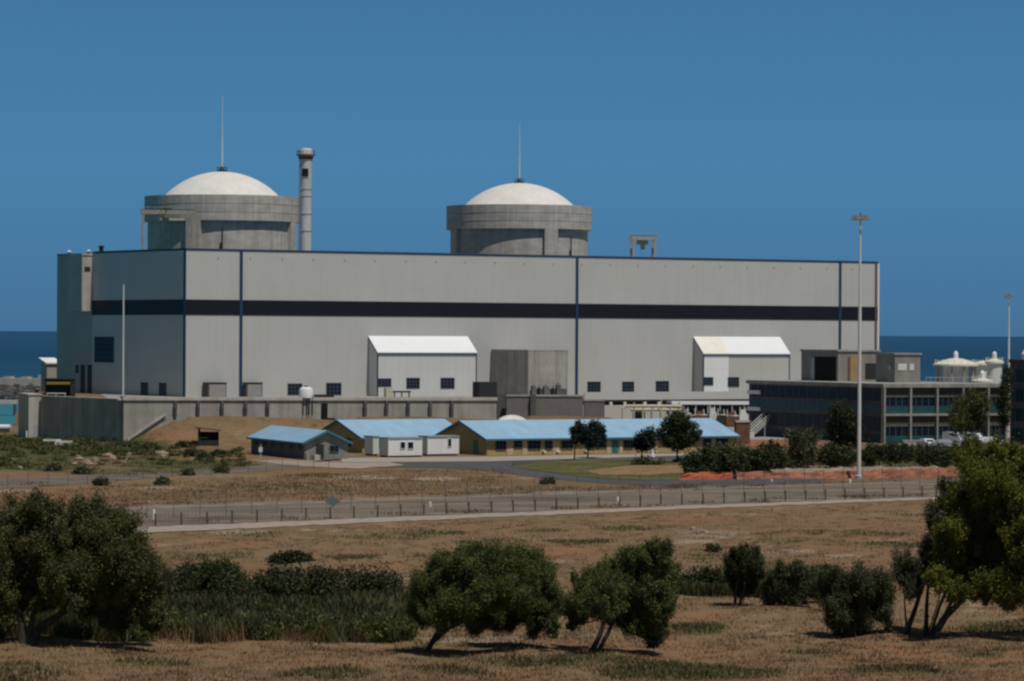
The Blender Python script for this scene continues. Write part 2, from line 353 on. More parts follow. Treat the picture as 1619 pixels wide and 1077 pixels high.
def rough_edge(pts, step=12, amp=.8, seed=1):
    r = random.Random(seed); out = []
    for i, (x0, y0) in enumerate(pts):
        x1, y1 = pts[(i+1) % len(pts)]; n = max(1, int(math.hypot(x1-x0, y1-y0)/step))
        for k in range(n):
            t = k/n; j = 0 if k == 0 else 1
            out.append((x0+(x1-x0)*t, y0+(y1-y0)*t+j*r.uniform(-amp, amp)))
    return out
m_gravel = mat('gravel_road', (.180, .145, .112), .95, .5, .16, (.35, 1, 1), spec=.1, bump=.03)
m_asph = mat('asphalt', (.085, .085, .092), .9, .18, .5, spec=.15)
m_track = mat('dirt_track', (.155, .130, .105), .95, .45, .2, spec=.1, bump=.03)
m_verge = mat('sandy_verge', (.33, .275, .23), .95, .22, 1.2, spec=.1, bump=.04)
m_pave = mat('pale_paving', (.34, .30, .26), .9, .15, 1, spec=.1)
m_lawn = mat('lawn', (.105, .100, .040), .95, .45, .16, spec=.1, bump=.05)
m_apron = mat('apron_concrete', (.30, .28, .255), .9, .12, .5, spec=.1)
sheet('road', rough_edge([(-300,862),(150,837),(620,820),(1040,804),(1480,786),(2000,765),(2000,735),(1480,757),(1040,771),(620,786),(230,798),(-300,822)], seed=2), m_gravel, .02)
sheet('path', rough_edge([(-300,872),(215,843),(620,824.5),(1040,806.5),(1480,789.5),(2000,769),(2000,766.5),(1480,786),(1040,801.5),(620,818),(215,834),(-300,862)], seed=3, amp=.7), m_verge, .05)
sheet('dirt_road', rough_edge([(-300,792),(0,773),(150,763),(260,753),(420,744),(500,736),(500,730),(400,737),(300,745),(150,752),(0,757),(-300,770)], seed=4), m_track, .02)
sheet('path', rough_edge([(-300,829),(230,804.5),(620,791.5),(1040,776),(1480,762),(1480,760.3),(1040,774),(620,789),(230,801.5),(-300,825)], seed=12, amp=.6), mat('pale_track', (.235, .195, .155), .95, .3, .5, spec=.1), .035)
sheet('path', rough_edge([(-300,850),(230,820),(620,806.5),(1040,790.5),(1480,775),(1480,774),(1040,789),(620,804.5),(230,817.5),(-300,846)], seed=13, amp=.5), mat('pale_track2', (.21, .175, .145), .95, .3, .5, spec=.1), .035)
sheet('path', rough_edge([(395,727),(440,734),(500,738),(560,741),(640,735),(600,728),(545,725),(540,731),(480,729)], seed=14, amp=.7), mat('pale_dust', (.33, .27, .215), .95, .25, .5, spec=.1), .06)
sheet('access_road', rough_edge([(500,737),(740,741),(860,756),(960,764),(1080,769),(1300,764),(1300,756),(1100,759),(1090,735),(1130,720),(1120,716),(760,724),(540,729)], seed=5, amp=.3), m_asph, .04)
sheet('pavement', [(540,731),(770,729.5),(1130,719),(1130,716),(770,722),(540,724)], m_pave, .10)
sheet('lawn', rough_edge([(806,737),(860,730),(960,726),(1060,727),(1095,738),(1092,757),(1030,759),(960,757),(880,748)], seed=6, amp=.5), m_lawn, .09)
sheet('soil', rough_edge([(925,744),(1000,736),(1085,735),(1090,748),(1010,751),(950,751)], seed=8, amp=.6), mat('orange_soil', (.24, .145, .075), .95, .3, .3, bump=.03), .115)
ap = MB(); ap.add([(-56, 612, .03), (150, 610, .03), (290, 1270, .03), (-150, 1270, .03)], [(0, 1, 2, 3)])
o = ap.build('yard', m_apron); tag(o, kind='structure')
# ------------------------------------------------------------------ sea
def make_sea():
    mb = MB(); mb.add([(-150000, 560, -4), (150000, 560, -4), (150000, 240000, -4), (-150000, 240000, -4)], [(0, 1, 2, 3)])
    m = bpy.data.materials.new('sea_water'); m.use_nodes = True; nt = m.node_tree; N = nt.nodes; L = nt.links
    b = N['Principled BSDF']; b.inputs['Roughness'].default_value = .55; b.inputs['Specular IOR Level'].default_value = .12
    tc = N.new('ShaderNodeTexCoord'); sp = N.new('ShaderNodeSeparateXYZ'); L.new(tc.outputs['Object'], sp.inputs[0])
    mr = N.new('ShaderNodeMath'); mr.operation = 'DIVIDE'; mr.inputs[0].default_value = 1000.; L.new(sp.outputs[1], mr.inputs[1])
    nz = N.new('ShaderNodeTexNoise'); nz.inputs['Scale'].default_value = .004; nz.inputs['Detail'].default_value = 5; L.new(tc.outputs['Object'], nz.inputs['Vector'])
    ad = N.new('ShaderNodeMath'); ad.operation = 'MULTIPLY_ADD'; ad.inputs[1].default_value = .22; L.new(nz.outputs[0], ad.inputs[0]); L.new(mr.outputs[0], ad.inputs[2])
    r = N.new('ShaderNodeValToRGB'); e = r.color_ramp.elements
    e[0].position = .12; e[0].color = (.016, .070, .155, 1); e[1].position = 1.0; e[1].color = (.035, .165, .22, 1)  # far end paler toward the sky: horizon haze put into the sea colour
    a = e.new(.45); a.color = (.010, .052, .110, 1); a = e.new(.75); a.color = (.012, .078, .140, 1)
    L.new(ad.outputs[0], r.inputs[0]); L.new(r.outputs[0], b.inputs['Base Color'])
    n2 = N.new('ShaderNodeTexNoise'); n2.inputs['Scale'].default_value = .08; n2.inputs['Detail'].default_value = 6; L.new(tc.outputs['Object'], n2.inputs['Vector'])
    bp = N.new('ShaderNodeBump'); bp.inputs['Distance'].default_value = 1.0; bp.inputs['Strength'].default_value = .6; L.new(n2.outputs[0], bp.inputs['Height']); L.new(bp.outputs[0], b.inputs['Normal'])
    o = mb.build('sea', m); tag(o, kind='structure')
make_sea()
# ------------------------------------------------------------------ main hall
YAW = math.atan2(.540, .842)
C0 = G(293, 628)
hall = thing('turbine_hall', C0, YAW, 'huge grey clad hall with a black louvre band and vertical blue strips', 'industrial building')
HL = hy(hall, 1388, 508)[0]; HH = hy(hall, 293, 394)[1]; HD = hx(hall, 146, 500)[0]
BD = hx(hall, 90, 500)[0]; BH = hx(hall, 100, 403.5)[1]
b0, b1 = hy(hall, 293, 498)[1], hy(hall, 293, 473.5)[1]
ZB = -.6
q = MB(); q.box(0, HL, 0, HD, ZB, b0); q.box(0, HL, 0, HD, b1, HH-.3); q.build('wall', M['panel'], hall)
q = MB(); q.box(-.06, HL+.06, -.06, HD+.06, b0, b1)
for k in range(7):
    z = b0+(b1-b0)*(k+.5)/7; q.box(-.2, HL+.2, -.2, HD+.2, z-.12, z+.06)
q.build('louvre_band', M['band'], hall)
q = MB(); q.box(-.12, HL+.12, -.12, HD+.12, HH-.3, HH+.15); q.build('roof_edge', M['blue'], hall)
q = MB(); q.box(.4, HL-.4, .4, HD-.4, HH+.15, HH+.3); q.build('roof', M['concd'], hall)
q = MB(); q.box(.003, HL*.8, HD+.02, BD, ZB, BH); q.build('rear_block', panel_mat('rear_cladding', (.36, .335, .30), seam=.05, var=.08), hall)
q = MB(); q.box(-.1, HL*.8+.1, HD+.05, BD+.1, BH, BH+.35); q.build('rear_roof_edge', M['blue'], hall)
for px in (381, 912, 1328):
    x = hy(hall, px, 450)[0]; q = MB(); q.box(x-.42, x+.42, -.24, .3, ZB, HH-.3); q.build('downpipe', M['blue'], hall)
x = hy(hall, 1384.5, 450)[0]; q = MB(); q.box(x-.3, x+.3, -.24, .1, ZB, HH-.3); q.build('downpipe', M['rust'], hall)
q = MB(); q.box(HL-.25, HL+.25, -.26, .3, ZB, HH-.3); q.build('corner_trim', M['white'], hall)
q = MB(); q.box(-.3, .05, -.05, .9, ZB, HH-.3); q.build('corner_trim', M['blue'], hall)
for a, c, e, f in [(455,477,607,624),(516,539,606,624),(929,949,604,621),(984,1002,604,621),(1037,1057,603,620)]:
    x0, z1 = hy(hall, a, e); x1, z0 = hy(hall, c, f); window(hall, x0, x1, z0, z1, nx=4, nz=3)
for a, c, e, f in [(150,180,533,573),(223,234,605,625),(252,263,606,625)]:
    y0, z1 = hx(hall, a, e); y1, z0 = hx(hall, c, f); window(hall, y1, y0, z0, z1, ax='x', nx=4 if c-a > 20 else 2, nz=5)
for a, c, e, f in [(120,124,577,590),(128,134,577,628),(139,145,577,628)]:
    y0, z1 = hx(hall, a, e); y1, z0 = hx(hall, c, f); q = MB(); q.box(-.15, .1, y1, y0, max(z0, ZB), z1); q.build('slot_opening', M['dark'], hall)
# beige duct on the end wall
y1_, zb_ = hx(hall, 146, 492); zt_ = hx(hall, 146, 404)[1]
q = MB(); q.box(-3.3, -.01, HD-.1+0.0, HD+9, zb_, zt_); d_ = q.build('stair_tower', M['ochrel'] if False else mat('beige_tower', (.44, .40, .35), .85, .1, .5, streak=.15), hall)
q = MB(); q.box(-3.5, .1, HD-.3, HD+9.2, zt_, zt_+.5); q.build('tower_cap', M['concl'], d_)
q = MB(); q.box(-2.6, -.8, HD-.2, HD, zt_-4.5, zt_-3.2); q.build('vent', M['dark'], d_)
# small things on the roof line
for px, py, s in ((155, 390, .9), (104, 401, .7), (135, 401, .6)):
    y, _ = hx(hall, px, 402, .8); top = hx(hall, px, py, .8)[1]; zb = HH if px > 146 else BH
    q = MB(); q.tube((1.8, y, zb-.1), (1.8, y, max(top, zb+1)), s*.7, n=12); q.lathe([(0, max(top, zb+1)+.4), (s*1.1, max(top, zb+1)+.1), (s*1.1, max(top, zb+1)-.1)], 1.8, y, 12)
    q.build('roof_vent', M['dark'] if px == 155 else M['white'], hall)
# panel fixings row below the roof edge
for k in range(1, 24):
    x = HL*k/24; q = MB(); q.box(x-.16, x+.16, -.16, .02, HH-2.3, HH-1.95); q.build('bracket', M['steel'], hall)
# lean-to annexes on the front face
def annex(pxl, pxr, pyr, pye, pxo, label, split=None, wins=()):
    x0, zr = hy(hall, pxl, pyr)
    dep = 4.9
    t = thing('annex', hall.matrix_basis @ Vector((0, 0, 0)), YAW, label, 'annex building', 'lean-to annexes on the hall')
    base = Matrix.Translation(C0) @ Matrix.Rotation(YAW, 4, 'Z') @ Vector((x0, -dep, 0))
    t.location = (base.x, base.y, 0)
    xl = hy(t, pxo, pye)[0]*0; W = hy(t, pxr, pye)[0]; ze = hy(t, pxo, pye)[1]; zr = zr
    d = dep-.02
    q = MB(); q.prism([(0, ZB), (d, ZB), (d, zr-.15), (0, ze-.15)], 0, W); q.build('wall', M['panel2'] if not split else M['panel'], t)
    def roof(a, b, m):
        q = MB(); q.prism([(-.25, ze-.22), (d, zr-.12), (d, zr+.15), (-.25, ze+.05)], a, b); return q.build('roof', m, t)
    if split:
        xs = hy(t, split, pye)[0]; roof(-.2, xs, M['roofc']); roof(xs, W+.2, M['roofw'])
        q = MB(); q.box(-.02, xs, -.04, -.001, ZB, ze-.4); q.build('wall_panel', M['panelw'], t)
    else: roof(-.2, W+.2, M['roofw'])
    q = MB(); q.box(-.1, W+.1, -.3, -.05, ze-.6, ze-.24); q.build('gutter', M['blue'], t)
    for x in (0, W): q = MB(); q.box(x-.14, x+.14, -.16, .14, ZB, ze-.6); q.build('corner_trim', M['blue'], t)
    q = MB(); q.prism([(-.1, ze-.4), (d, zr-.35), (d, zr-.1), (-.1, ze-.15)], -.3, -.2); q.build('verge_trim', M['blue'], t)
    for a, c, e, f in wins:
        x0, z1 = hy(t, a, e, -.045); x1, z0 = hy(t, c, f, -.045); window(t, x0, x1, z0, z1, y=-.045 if split else 0, nx=4, nz=3)
    return t
an1 = annex(583, 753, 532, 557, 597, 'white roofed lean-to with blue corner trims, left of the concrete block', None, [(598,618,599,611),(643,663,598,614),(697,718,598,614)])
an2 = annex(1097, 1248, 533, 559, 1110, 'white roofed lean-to with a cream roof end, right of the concrete block', 1152, [(1113,1127,597,609),(1151,1168,597,611)])
# concrete block projecting from the hall
def fblock(name, corner_px, corner_py, pxl, pxr, pyt, label, cat, m, d=None, ang=YAW, on=None, thick=0):
    pass
x_l, zt = hy(hall, 776, 555)
# protruding box: find depth so that its near corner shows at px 835
o_, _ = loc_ray(hall, 0, 0)
best = None
for k in range(1, 400):
    p = k*.1; wpt = Matrix.Translation(C0) @ Matrix.Rotation(YAW, 4, 'Z') @ Vector((x_l, -p, 8))
    c = cam_rot.inverted() @ (wpt-Vector((0, 0, CAMZ))); u = CX+F*c.x/-c.z
    if u >= 835: best = p; break
p_blk = best or 18
base = Matrix.Translation(C0) @ Matrix.Rotation(YAW, 4, 'Z') @ Vector((x_l, -p_blk, 0))
blk = thing('concrete_block', (base.x, base.y, 0), YAW, 'tall bare concrete block projecting from the hall front between the two lean-tos', 'concrete building')
BW = hy(blk, 898, 560)[0]; BZ = hy(blk, 840, 555)[1]
q = MB(); q.box(0, BW, 0, p_blk-.3, -.3, BZ); q.build('wall', M['conc2'], blk)
q = MB(); q.box(-.06, BW+.06, -.06, p_blk-.3, BZ, BZ+.3); q.build('coping', M['conc2'], blk)
q = MB(); q.box(BW*.1, BW*.95, -.5, -.07, 0, 2.2)
q.build('plinth_wall', M['concd'], blk)
for k, (fx, w_, h_) in enumerate(((.04, 1.2, 3.0), (.2, .7, 2.4), (.34, 1.5, 2.9), (.55, .6, 2.3), (.66, 1.3, 3.3))):
    q = MB(); q.box(BW*fx, BW*fx+w_, -1.4, -.55, .0, h_); q.tube((BW*fx+w_*.5, -1, h_), (BW*fx+w_*.5, -1, h_+.6), .15, n=6); q.build('equipment_box', M['dark'] if k % 2 else M['rockg'], blk)
# roller door boxes
for pxl, pxc, pxr, pyt, lab in ((320,329,358,606,'grey roller door porch, first from the hall corner'),(383,389,415,606,'grey roller door porch beside the first blue downpipe')):
    xl, zt = hy(hall, pxl, pyt); dp = 3.0 if pxc-pxl > 7 else 2.1
    base = Matrix.Translation(C0) @ Matrix.Rotation(YAW, 4, 'Z') @ Vector((xl, -dp-.3, 0))
    t = thing('door_porch', (base.x, base.y, 0), YAW, lab, 'porch', 'roller door porches on the hall')
    W = hy(t, pxr, 620)[0]; z = hy(t, pxc, pyt)[1]
    q = MB(); q.box(0, W, 0, dp, -.2, z); q.build('wall', M['concd'], t)
    q = MB(); q.box(.4, W-.3, -.06, -.003, .1, z-.35); q.build('roller_door', mat('roller_door', (.30, .275, .26), .6, .1, .6), t)
    q = MB(); q.box(-.15, W+.15, -.15, dp, z, z+.2); q.build('roof', M['dark'], t)
# ------------------------------------------------------------------ reactors
def reactor(cx, d, pxr, py_top, py_bot, dome_r, py_dome, mast_top, angs, label, mlabel):
    c = P(cx, 500, d); t = thing('reactor_building', (c.x, c.y, 0), 0, label, 'reactor building', 'domed reactor buildings')
    s = d/F; R = pxr*s; zt = P(cx, py_top, d-R).z; zb = P(cx, py_bot, d-R).z; zd = P(cx, py_dome, d).z; rd = dome_r*s
    n = 96
    q = MB(); q.lathe([(R-1.3, -.5), (R-1.3, zb+.05)], n=n); q.build('wall', M['conc'], t, True)
    q = MB(); q.lathe([(R-1.3, zb), (R, zb), (R, zt), (R-.6, zt), (R-.6, zt-.5), (0, zt-.45)], n=n); q.build('ring_beam', M['conc'], t, True)
    for z in (zb+.32*(zt-zb), zb+.66*(zt-zb)):
        q = MB(); q.lathe([(R, z), (R+.05, z+.02), (R+.05, z+.14), (R, z+.16)], n=n); q.build('joint_band', M['conc2'], t, True)
    h = zd-zt+.4; Rs = (rd*rd+h*h)/(2*h); prof = []
    for k in range(17):
        a = math.asin(rd/Rs)*(1-k/16); prof.append((Rs*math.sin(a), zt-.4+Rs*math.cos(a)-(Rs-h)))
    q = MB(); q.lathe(prof, n=n); dm = q.build('dome', M['dome'], t, True)
    q = MB(); q.lathe([(1.6, zd-.15), (1.6, zd+.35), (0, zd+.35)], n=20)
    for k in range(10):
        a = 2*PI*k/10; q.tube((1.5*math.cos(a), 1.5*math.sin(a), zd+.3), (1.5*math.cos(a), 1.5*math.sin(a), zd+1.3), .05, n=5)
    q.lathe([(1.46, zd+1.2), (1.54, zd+1.2), (1.54, zd+1.3), (1.46, zd+1.3)], n=20)
    q.build('apex_platform', M['dark'], dm)
    for a in angs:
        an = math.radians(a)-PI/2
        for w_ in (0,):
            q = MB(); q.lathe([(R-1.5, -.5), (R-.02, -.5), (R-.02, zb-.02), (R-1.5, zb-.02)], n=8, a0=an-.1, a1=an+.1)
            # radial ends
            for aa in (an-.1, an+.1):
                ca, sa = math.cos(aa), math.sin(aa); q.add([((R-1.5)*ca, (R-1.5)*sa, -.5), ((R-.02)*ca, (R-.02)*sa, -.5), ((R-.02)*ca, (R-.02)*sa, zb-.02), ((R-1.5)*ca, (R-1.5)*sa, zb-.02)], [(0, 1, 2, 3)])
            q.build('buttress', M['concl'] if False else M['conc'], t)
    # cable ladder on drum
    an = math.radians(angs[0]+22)-PI/2
    q = MB(); q.tube(((R-1.1)*math.cos(an), (R-1.1)*math.sin(an), zb-11), ((R-1.1)*math.cos(an), (R-1.1)*math.sin(an), zb-2.5), .16, n=6)
    q.tube(((R-1)*math.cos(an-.02), (R-1)*math.sin(an-.02), zb-12), ((R-1)*math.cos(an-.02), (R-1)*math.sin(an-.02), zb-6.5), .3, n=6); q.build('downpipe', M['dark'], t)
    mt = P(cx, mast_top, d).z
    mm = thing('lightning_mast', (c.x, c.y, zd+.3), 0, mlabel, 'mast', 'lightning masts on the domes')
    H_ = mt-zd
    q = MB(); q.tube((0, 0, 0), (0, 0, H_*.45), .26, .2, 8); q.tube((0, 0, H_*.45), (0, 0, H_), .16, .06, 6); q.build('pole', M['offw'], mm)
    q = MB(); q.lathe([(.9, 0), (.9, .25), (.3, 1.2), (.0, 1.2)], n=12); q.build('base', M['dark'], mm)
reactor(350, 1101, 122, 307.5, 348, 94, 271.5, 152, (-17, 73, 163, 253), 'left domed reactor drum of grey concrete, the taller one beside the white stack', 'thin pale mast on top of the left dome')
reactor(820, 1168, 115, 323, 361, 90, 289.5, 195, (26, -64, 116, 206), 'right domed reactor drum of grey concrete, behind the middle of the hall roof', 'thin pale mast on top of the right dome')
# stack
c = P(482, 500, 1072); t = thing('vent_stack', (c.x, c.y, 0), 0, 'tall white ventilation stack with a collared top beside the left reactor drum', 'chimney')
s = 1072/F; z = lambda py: P(482, py, 1072).z
q = MB(); q.lathe([(1.75, -.5), (1.75, z(262)), (1.95, z(256)), (1.95, z(244)), (2.0, z(240)), (1.7, z(235)), (0, z(234))], n=32); q.build('shaft', M['offw'], t, True)
q = MB(); q.lathe([(1.9, z(247)), (2.7, z(246.5)), (2.7, z(244.5)), (1.9, z(244))], n=24)
for k in range(14):
    a = 2*PI*k/14; q.tube((2.6*math.cos(a), 2.6*math.sin(a), z(245)), (2.6*math.cos(a), 2.6*math.sin(a), z(239)), .06, n=5)
q.lathe([(2.55, z(239.4)), (2.65, z(239.4)), (2.65, z(238.8)), (2.55, z(238.8))], n=24); q.lathe([(1.9, z(253)), (2.35, z(248)), (1.9, z(248))], n=24)
q.build('gallery', M['rust'], t)
for py in (300, 311, 339, 366):
    q = MB(); q.lathe([(1.74, z(py)), (1.86, z(py)), (1.86, z(py-1.6)), (1.74, z(py-1.6))], n=32); q.build('ring', M['steel'], t)
q = MB(); q.box(-.9, .9, -2.0, -1.55, z(279), z(267)); q.build('opening', M['black'], t)
q = MB(); q.tube((-1.7, -.9, 0), (-1.7, -.9, z(260)), .12, n=6); q.tube((-1.5, -1.3, 0), (-1.5, -1.3, z(260)), .12, n=6)
q.build('ladder', M['steel'], t)
# gantry cranes
def gantry(pxl, pxr, pyt, pyb, d, label, m, ang=.12, tpx=None, dy=3.5):
    c = P((pxl+pxr)/2, pyt, d); z0 = HH+.2 if True else 0; z0 = P(pxl, pyb, d).z
    t = thing('gantry_crane', (c.x, c.y, z0), ang, label, 'gantry crane', 'gantries above the hall roof')
    W = (pxr-pxl)*d/F/math.cos(ang); zt = c.z-z0; h = W/2
    for x in (-h+.5, h-.5):
        q = MB()
        for y in (0, dy): q.box(x-.38, x+.38, y-.35, y+.35, 0, zt-1.0)
        q.box(x-.3, x+.3, .35, dy-.35, zt-4, zt-3.4); q.tube((x, .3, .3), (x, dy-.3, zt-3.6), .12, n=5)
        q.build('leg', m, t)
    q = MB()
    for y in (0, dy): q.box(-h-.2, h+.2, y-.4, y+.4, zt-1.0, zt+.35)
    q.build('beam', m, t)
    q = MB(); q.box(-h-.1, h+.1, -.7, -.62, zt+.9, zt+1.0)
    n = int(W/1.8)
    for k in range(n+1): q.box(-h+W*k/n-.05, -h+W*k/n+.05, -.7, -.62, zt+.3, zt+.9)
    q.build('handrail', M['steel'], t)
    if tpx:
        x = (tpx-(pxl+pxr)/2)*d/F
        q = MB(); q.box(x-1.6, x+1.6, -.5, dy+.5, zt+.36, zt+1.1); q.box(x-.7, x+.7, -.2, 2, zt+1.1, zt+1.7); q.tube((x, .8, zt+1.7), (x, .8, zt+2.6), .2, n=6); q.tube((x, -1.2, zt+.5), (x, -1.2, zt-1.3), .2, n=6); q.lathe([(0, zt-2.6), (1.1, zt-2.3), (.9, zt-1.1), (0, zt-1.1)], x, -1.2, 10)
        tr = q.build('trolley', mat('trolley_steel', (.14, .12, .08), .7, .3, 1), t)
        q = MB(); q.box(x-1.5, x+5.5, -1.1, -.7, zt-2.9, zt-2.3); q.build('spreader', M['cream'], tr)
    else:
        q = MB(); q.box(-h*.5, h*.35, .5, dy-.5, zt-2.4, zt-1.1); q.box(-h*.2, h*.1, .8, dy-1, zt-4.2, zt-2.4); q.build('hoist', M['cream'], t)
gantry(224, 308, 333, 394, 1070, 'beige gantry frame with a trolley in front of the left reactor drum', mat('gantry_paint', (.33, .31, .24), .7, .15, .5), tpx=262)
gantry(999, 1038, 374, 408, 1115, 'small rusty gantry frame standing alone right of the right reactor drum', M['steel'])
# ------------------------------------------------------------------ left side: breakwater, pier, boxes
t0 = P(-420, 600, 1160); t1 = P(92, 600, 1120)
v = t1-t0; a_ = math.atan2(v.y, v.x); t = thing('breakwater', (t0.x, t0.y, -4), a_, 'long pale breakwater wall on dark rocks across the sea at far left', 'breakwater')
Lb = math.hypot(v.x, v.y); zt = 17.5-74*1140/F+4
q = MB(); q.box(0, Lb, -1.2, 3.5, 2, zt)
n = int(Lb/6)
for k in range(n): q.box(k*6+.2, k*6+2.5, -1.0, 2, zt, zt+.5+.6*(k % 3 == 0))
q.build('wave_wall', M['concl'], t)
q = MB(); r = random.Random(4)
for k in range(900):
    x = r.uniform(-3, Lb+3); y = -r.uniform(0, 12); zc = 4.2*(1+y/13)+r.uniform(-.5, .5); e = r.uniform(.7, 1.5)
    vs = [(x+dx*e*r.uniform(.6, 1.1), y+dy*e*r.uniform(.6, 1.1), zc+dz*e*r.uniform(.5, 1)) for dx in (-1, 1) for dy in (-1, 1) for dz in (-1, 1)]
    q.add(vs, [(0, 1, 3, 2), (4, 6, 7, 5), (0, 4, 5, 1), (2, 3, 7, 6), (0, 2, 6, 4), (1, 5, 7, 3)])
q.build('rock_armour', M['rockg'], t)
c0 = P(-300, 634, 930); c1 = P(28, 634, 930)
t = thing('pier', (c0.x, c0.y, -4.2), 0, 'low white pier deck on piles in the basin at the left edge', 'pier')
q = MB(); q.box(0, c1.x-c0.x, 0, 4, c0.z+4.2-.5, c0.z+4.2+.45); q.build('deck', M['concl'], t)
for k in range(9): q = MB(); x = 1+k*(c1.x-c0.x-2)/8; q.tube((x, 2, -1), (x, 2, c0.z+3.8), .4, n=8); q.build('pile', M['conc2'], t)
# pump house with a lit face, left of the bunker wall
def boxbld(name, pxl, pxc, pxr, pyt, pyb, ang, label, cat, m, ztop=None, d=None, group=None, zbase=0, cap=M['concl']):
    """block with its near corner at pxc: left face back to pxl, front face on to pxr"""
    b = G(pxc, pyb) if d is None else P(pxc, pyb, d)
    t = thing(name, (b.x, b.y, zbase), ang, label, cat, group)
    W = hy(t, pxr, pyt)[0]; D = hx(t, pxl, pyt)[0] if pxl < pxc else 6; Z = hy(t, pxc, pyt)[1]
    q = MB(); q.box(0, W, 0, D, -.4, Z); q.build('wall', m, t)
    q = MB(); q.box(-.12, W+.12, -.12, D+.12, Z, Z+.22); q.build('roof', cap, t)
    return t, W, D, Z
t, W, D, Z = boxbld('pump_house', 29, 45, 65, 625, 692, .3, 'plain concrete pump house tower at the left end of the dark bunker wall', 'concrete building', M['concl'])
q = MB(); q.box(.4*W, .75*W, -.05, 0, .0, 2.2); q.build('door', M['steel'], t)
# small lit tower beyond, white roof
b = P(74, 600, 1085); t = thing('stair_house', (b.x, b.y, 0), YAW, 'small beige stair house with a white sloping roof at the left end of the hall', 'small building')
zz = P(74, 570, 1085).z
q = MB(); q.box(0, 3.6, 0, 4, -.4, zz-.8); q.build('wall', mat('beige_wall', (.34, .32, .27), .85, .1, .5), t)
q = MB(); q.prism([(-.5, zz-1.0), (4.4, zz+.5), (4.4, zz+.8), (-.5, zz-.6)], -.6, 4.6); q.build('roof', M['roofw'], t)
# dark open shed with yellow beam
b = P(70, 628, 960); t = thing('loading_shed', (b.x, b.y, 0), .1, 'dark open loading shed with a yellow crane beam at the foot of the hall end', 'shed')
W = (118-70)*960/F; zz = P(70, 600, 960).z
q = MB(); q.box(0, W, 3, 6, -.3, zz); q.box(0, .4, 0, 3, -.3, zz); q.box(W-1.2, W, 0, 3, -.3, zz); q.box(0, W, -.2, 6, zz, zz+.3); q.build('wall', M['dark'], t)
q = MB(); q.box(.6, W-1.3, -.1, .25, zz-1.3, zz-.6); q.build('crane_beam', M['yellow'], t)
q = MB(); q.box(.6, 5.6, -.6, -.4, 1.1, 1.35); [q.box(x, x+.15, -.6, -.4, -.1, 1.1) for x in (.6, 3, 5.4)]; q.build('barrier_rail', M['offw'], t)
# ------------------------------------------------------------------ bunker wall
WA = WALL_A; ang = math.atan2(WALL_B.y-WA.y, WALL_B.x-WA.x)
bw = thing('bunker_wall', (WA.x, WA.y, 0), ang, 'long bare concrete bunker wall with a shaded left end, in front of the hall', 'concrete wall')
Z = hy(bw, 195, 633)[1]; W = hy(bw, 785, 640)[0]; D = hx(bw, 65, 660)[0]
_l = P(65, 629, 602); _r = Matrix.Rotation(-ang, 3, 'Z') @ (Vector((_l.x, _l.y, 0))-Vector((WA.x, WA.y, 0))); D = _r.length; _u = _r.normalized(); _n = Vector((-_u.y, _u.x, 0))
if _n.x < 0: _n = -_n
def wing(q, o0, o1, e0, e1, z0, z1):      # bar along the shaded wing; o = offset inward, e = distance along
    pts = [_u*e+_n*o for e, o in ((e0, o0), (e0, o1), (e1, o1), (e1, o0))]
    q.add([(p.x, p.y, z) for z in (z0, z1) for p in pts], [(0, 1, 2, 3), (7, 6, 5, 4), (0, 4, 5, 1), (1, 5, 6, 2), (2, 6, 7, 3), (3, 7, 4, 0)])
q = MB(); q.box(0, W, 0, .8, -.6, Z); q.build('wall', M['conc2'], bw)
q = MB(); wing(q, .004, .8, .81, D, -.6, Z-.004); wing(q, .81, 4, D-.8, D, -.6, Z-.008); q.build('side_wall', M['conc2'], bw)
q = MB(); q.box(-.12, W+.1, -.22, 1.4, Z, Z+.5); q.build('coping', M['concl'], bw)
q = MB(); wing(q, -.1, 1.1, 1.75, D+.1, Z+.003, Z+.22); q.build('coping', M['concl'], bw)
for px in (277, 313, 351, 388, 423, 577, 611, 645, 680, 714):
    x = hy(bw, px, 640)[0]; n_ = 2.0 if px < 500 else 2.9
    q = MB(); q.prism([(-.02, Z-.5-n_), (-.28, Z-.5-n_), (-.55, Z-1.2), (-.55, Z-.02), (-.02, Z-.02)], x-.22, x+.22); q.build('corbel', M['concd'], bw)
x = hy(bw, 508, 640)[0]; q = MB(); q.box(x, x+1.0, -.15, -.003, Z-3.3, Z-.5); q.box(x+1.0, x+2.2, -.15, -.003, Z-3.3, Z-2.8); q.build('door', M['black'], bw)
x = hy(bw, 497, 640)[0]; q = MB(); q.box(x, hy(bw, 528, 630)[0], -.1, .5, Z+.5, Z+.95); q.build('pipe_tray', M['dark'], bw)
# sloping coping that follows the soil at its left end
q = MB(); x0 = .0; x1 = hy(bw, 262, 657)[0]
q.add([(x0, -.35, -.2), (x0, 0, -.2), (x1, 0, 4.3), (x1, -.35, 4.3), (x0, -.35, .15), (x0, 0, .15), (x1, 0, 4.65), (x1, -.35, 4.65)], [(0,3,2,1),(4,5,6,7),(0,1,5,4),(1,2,6,5),(2,3,7,6),(3,0,4,7)])
q.build('sloping_kerb', M['concl'], bw)
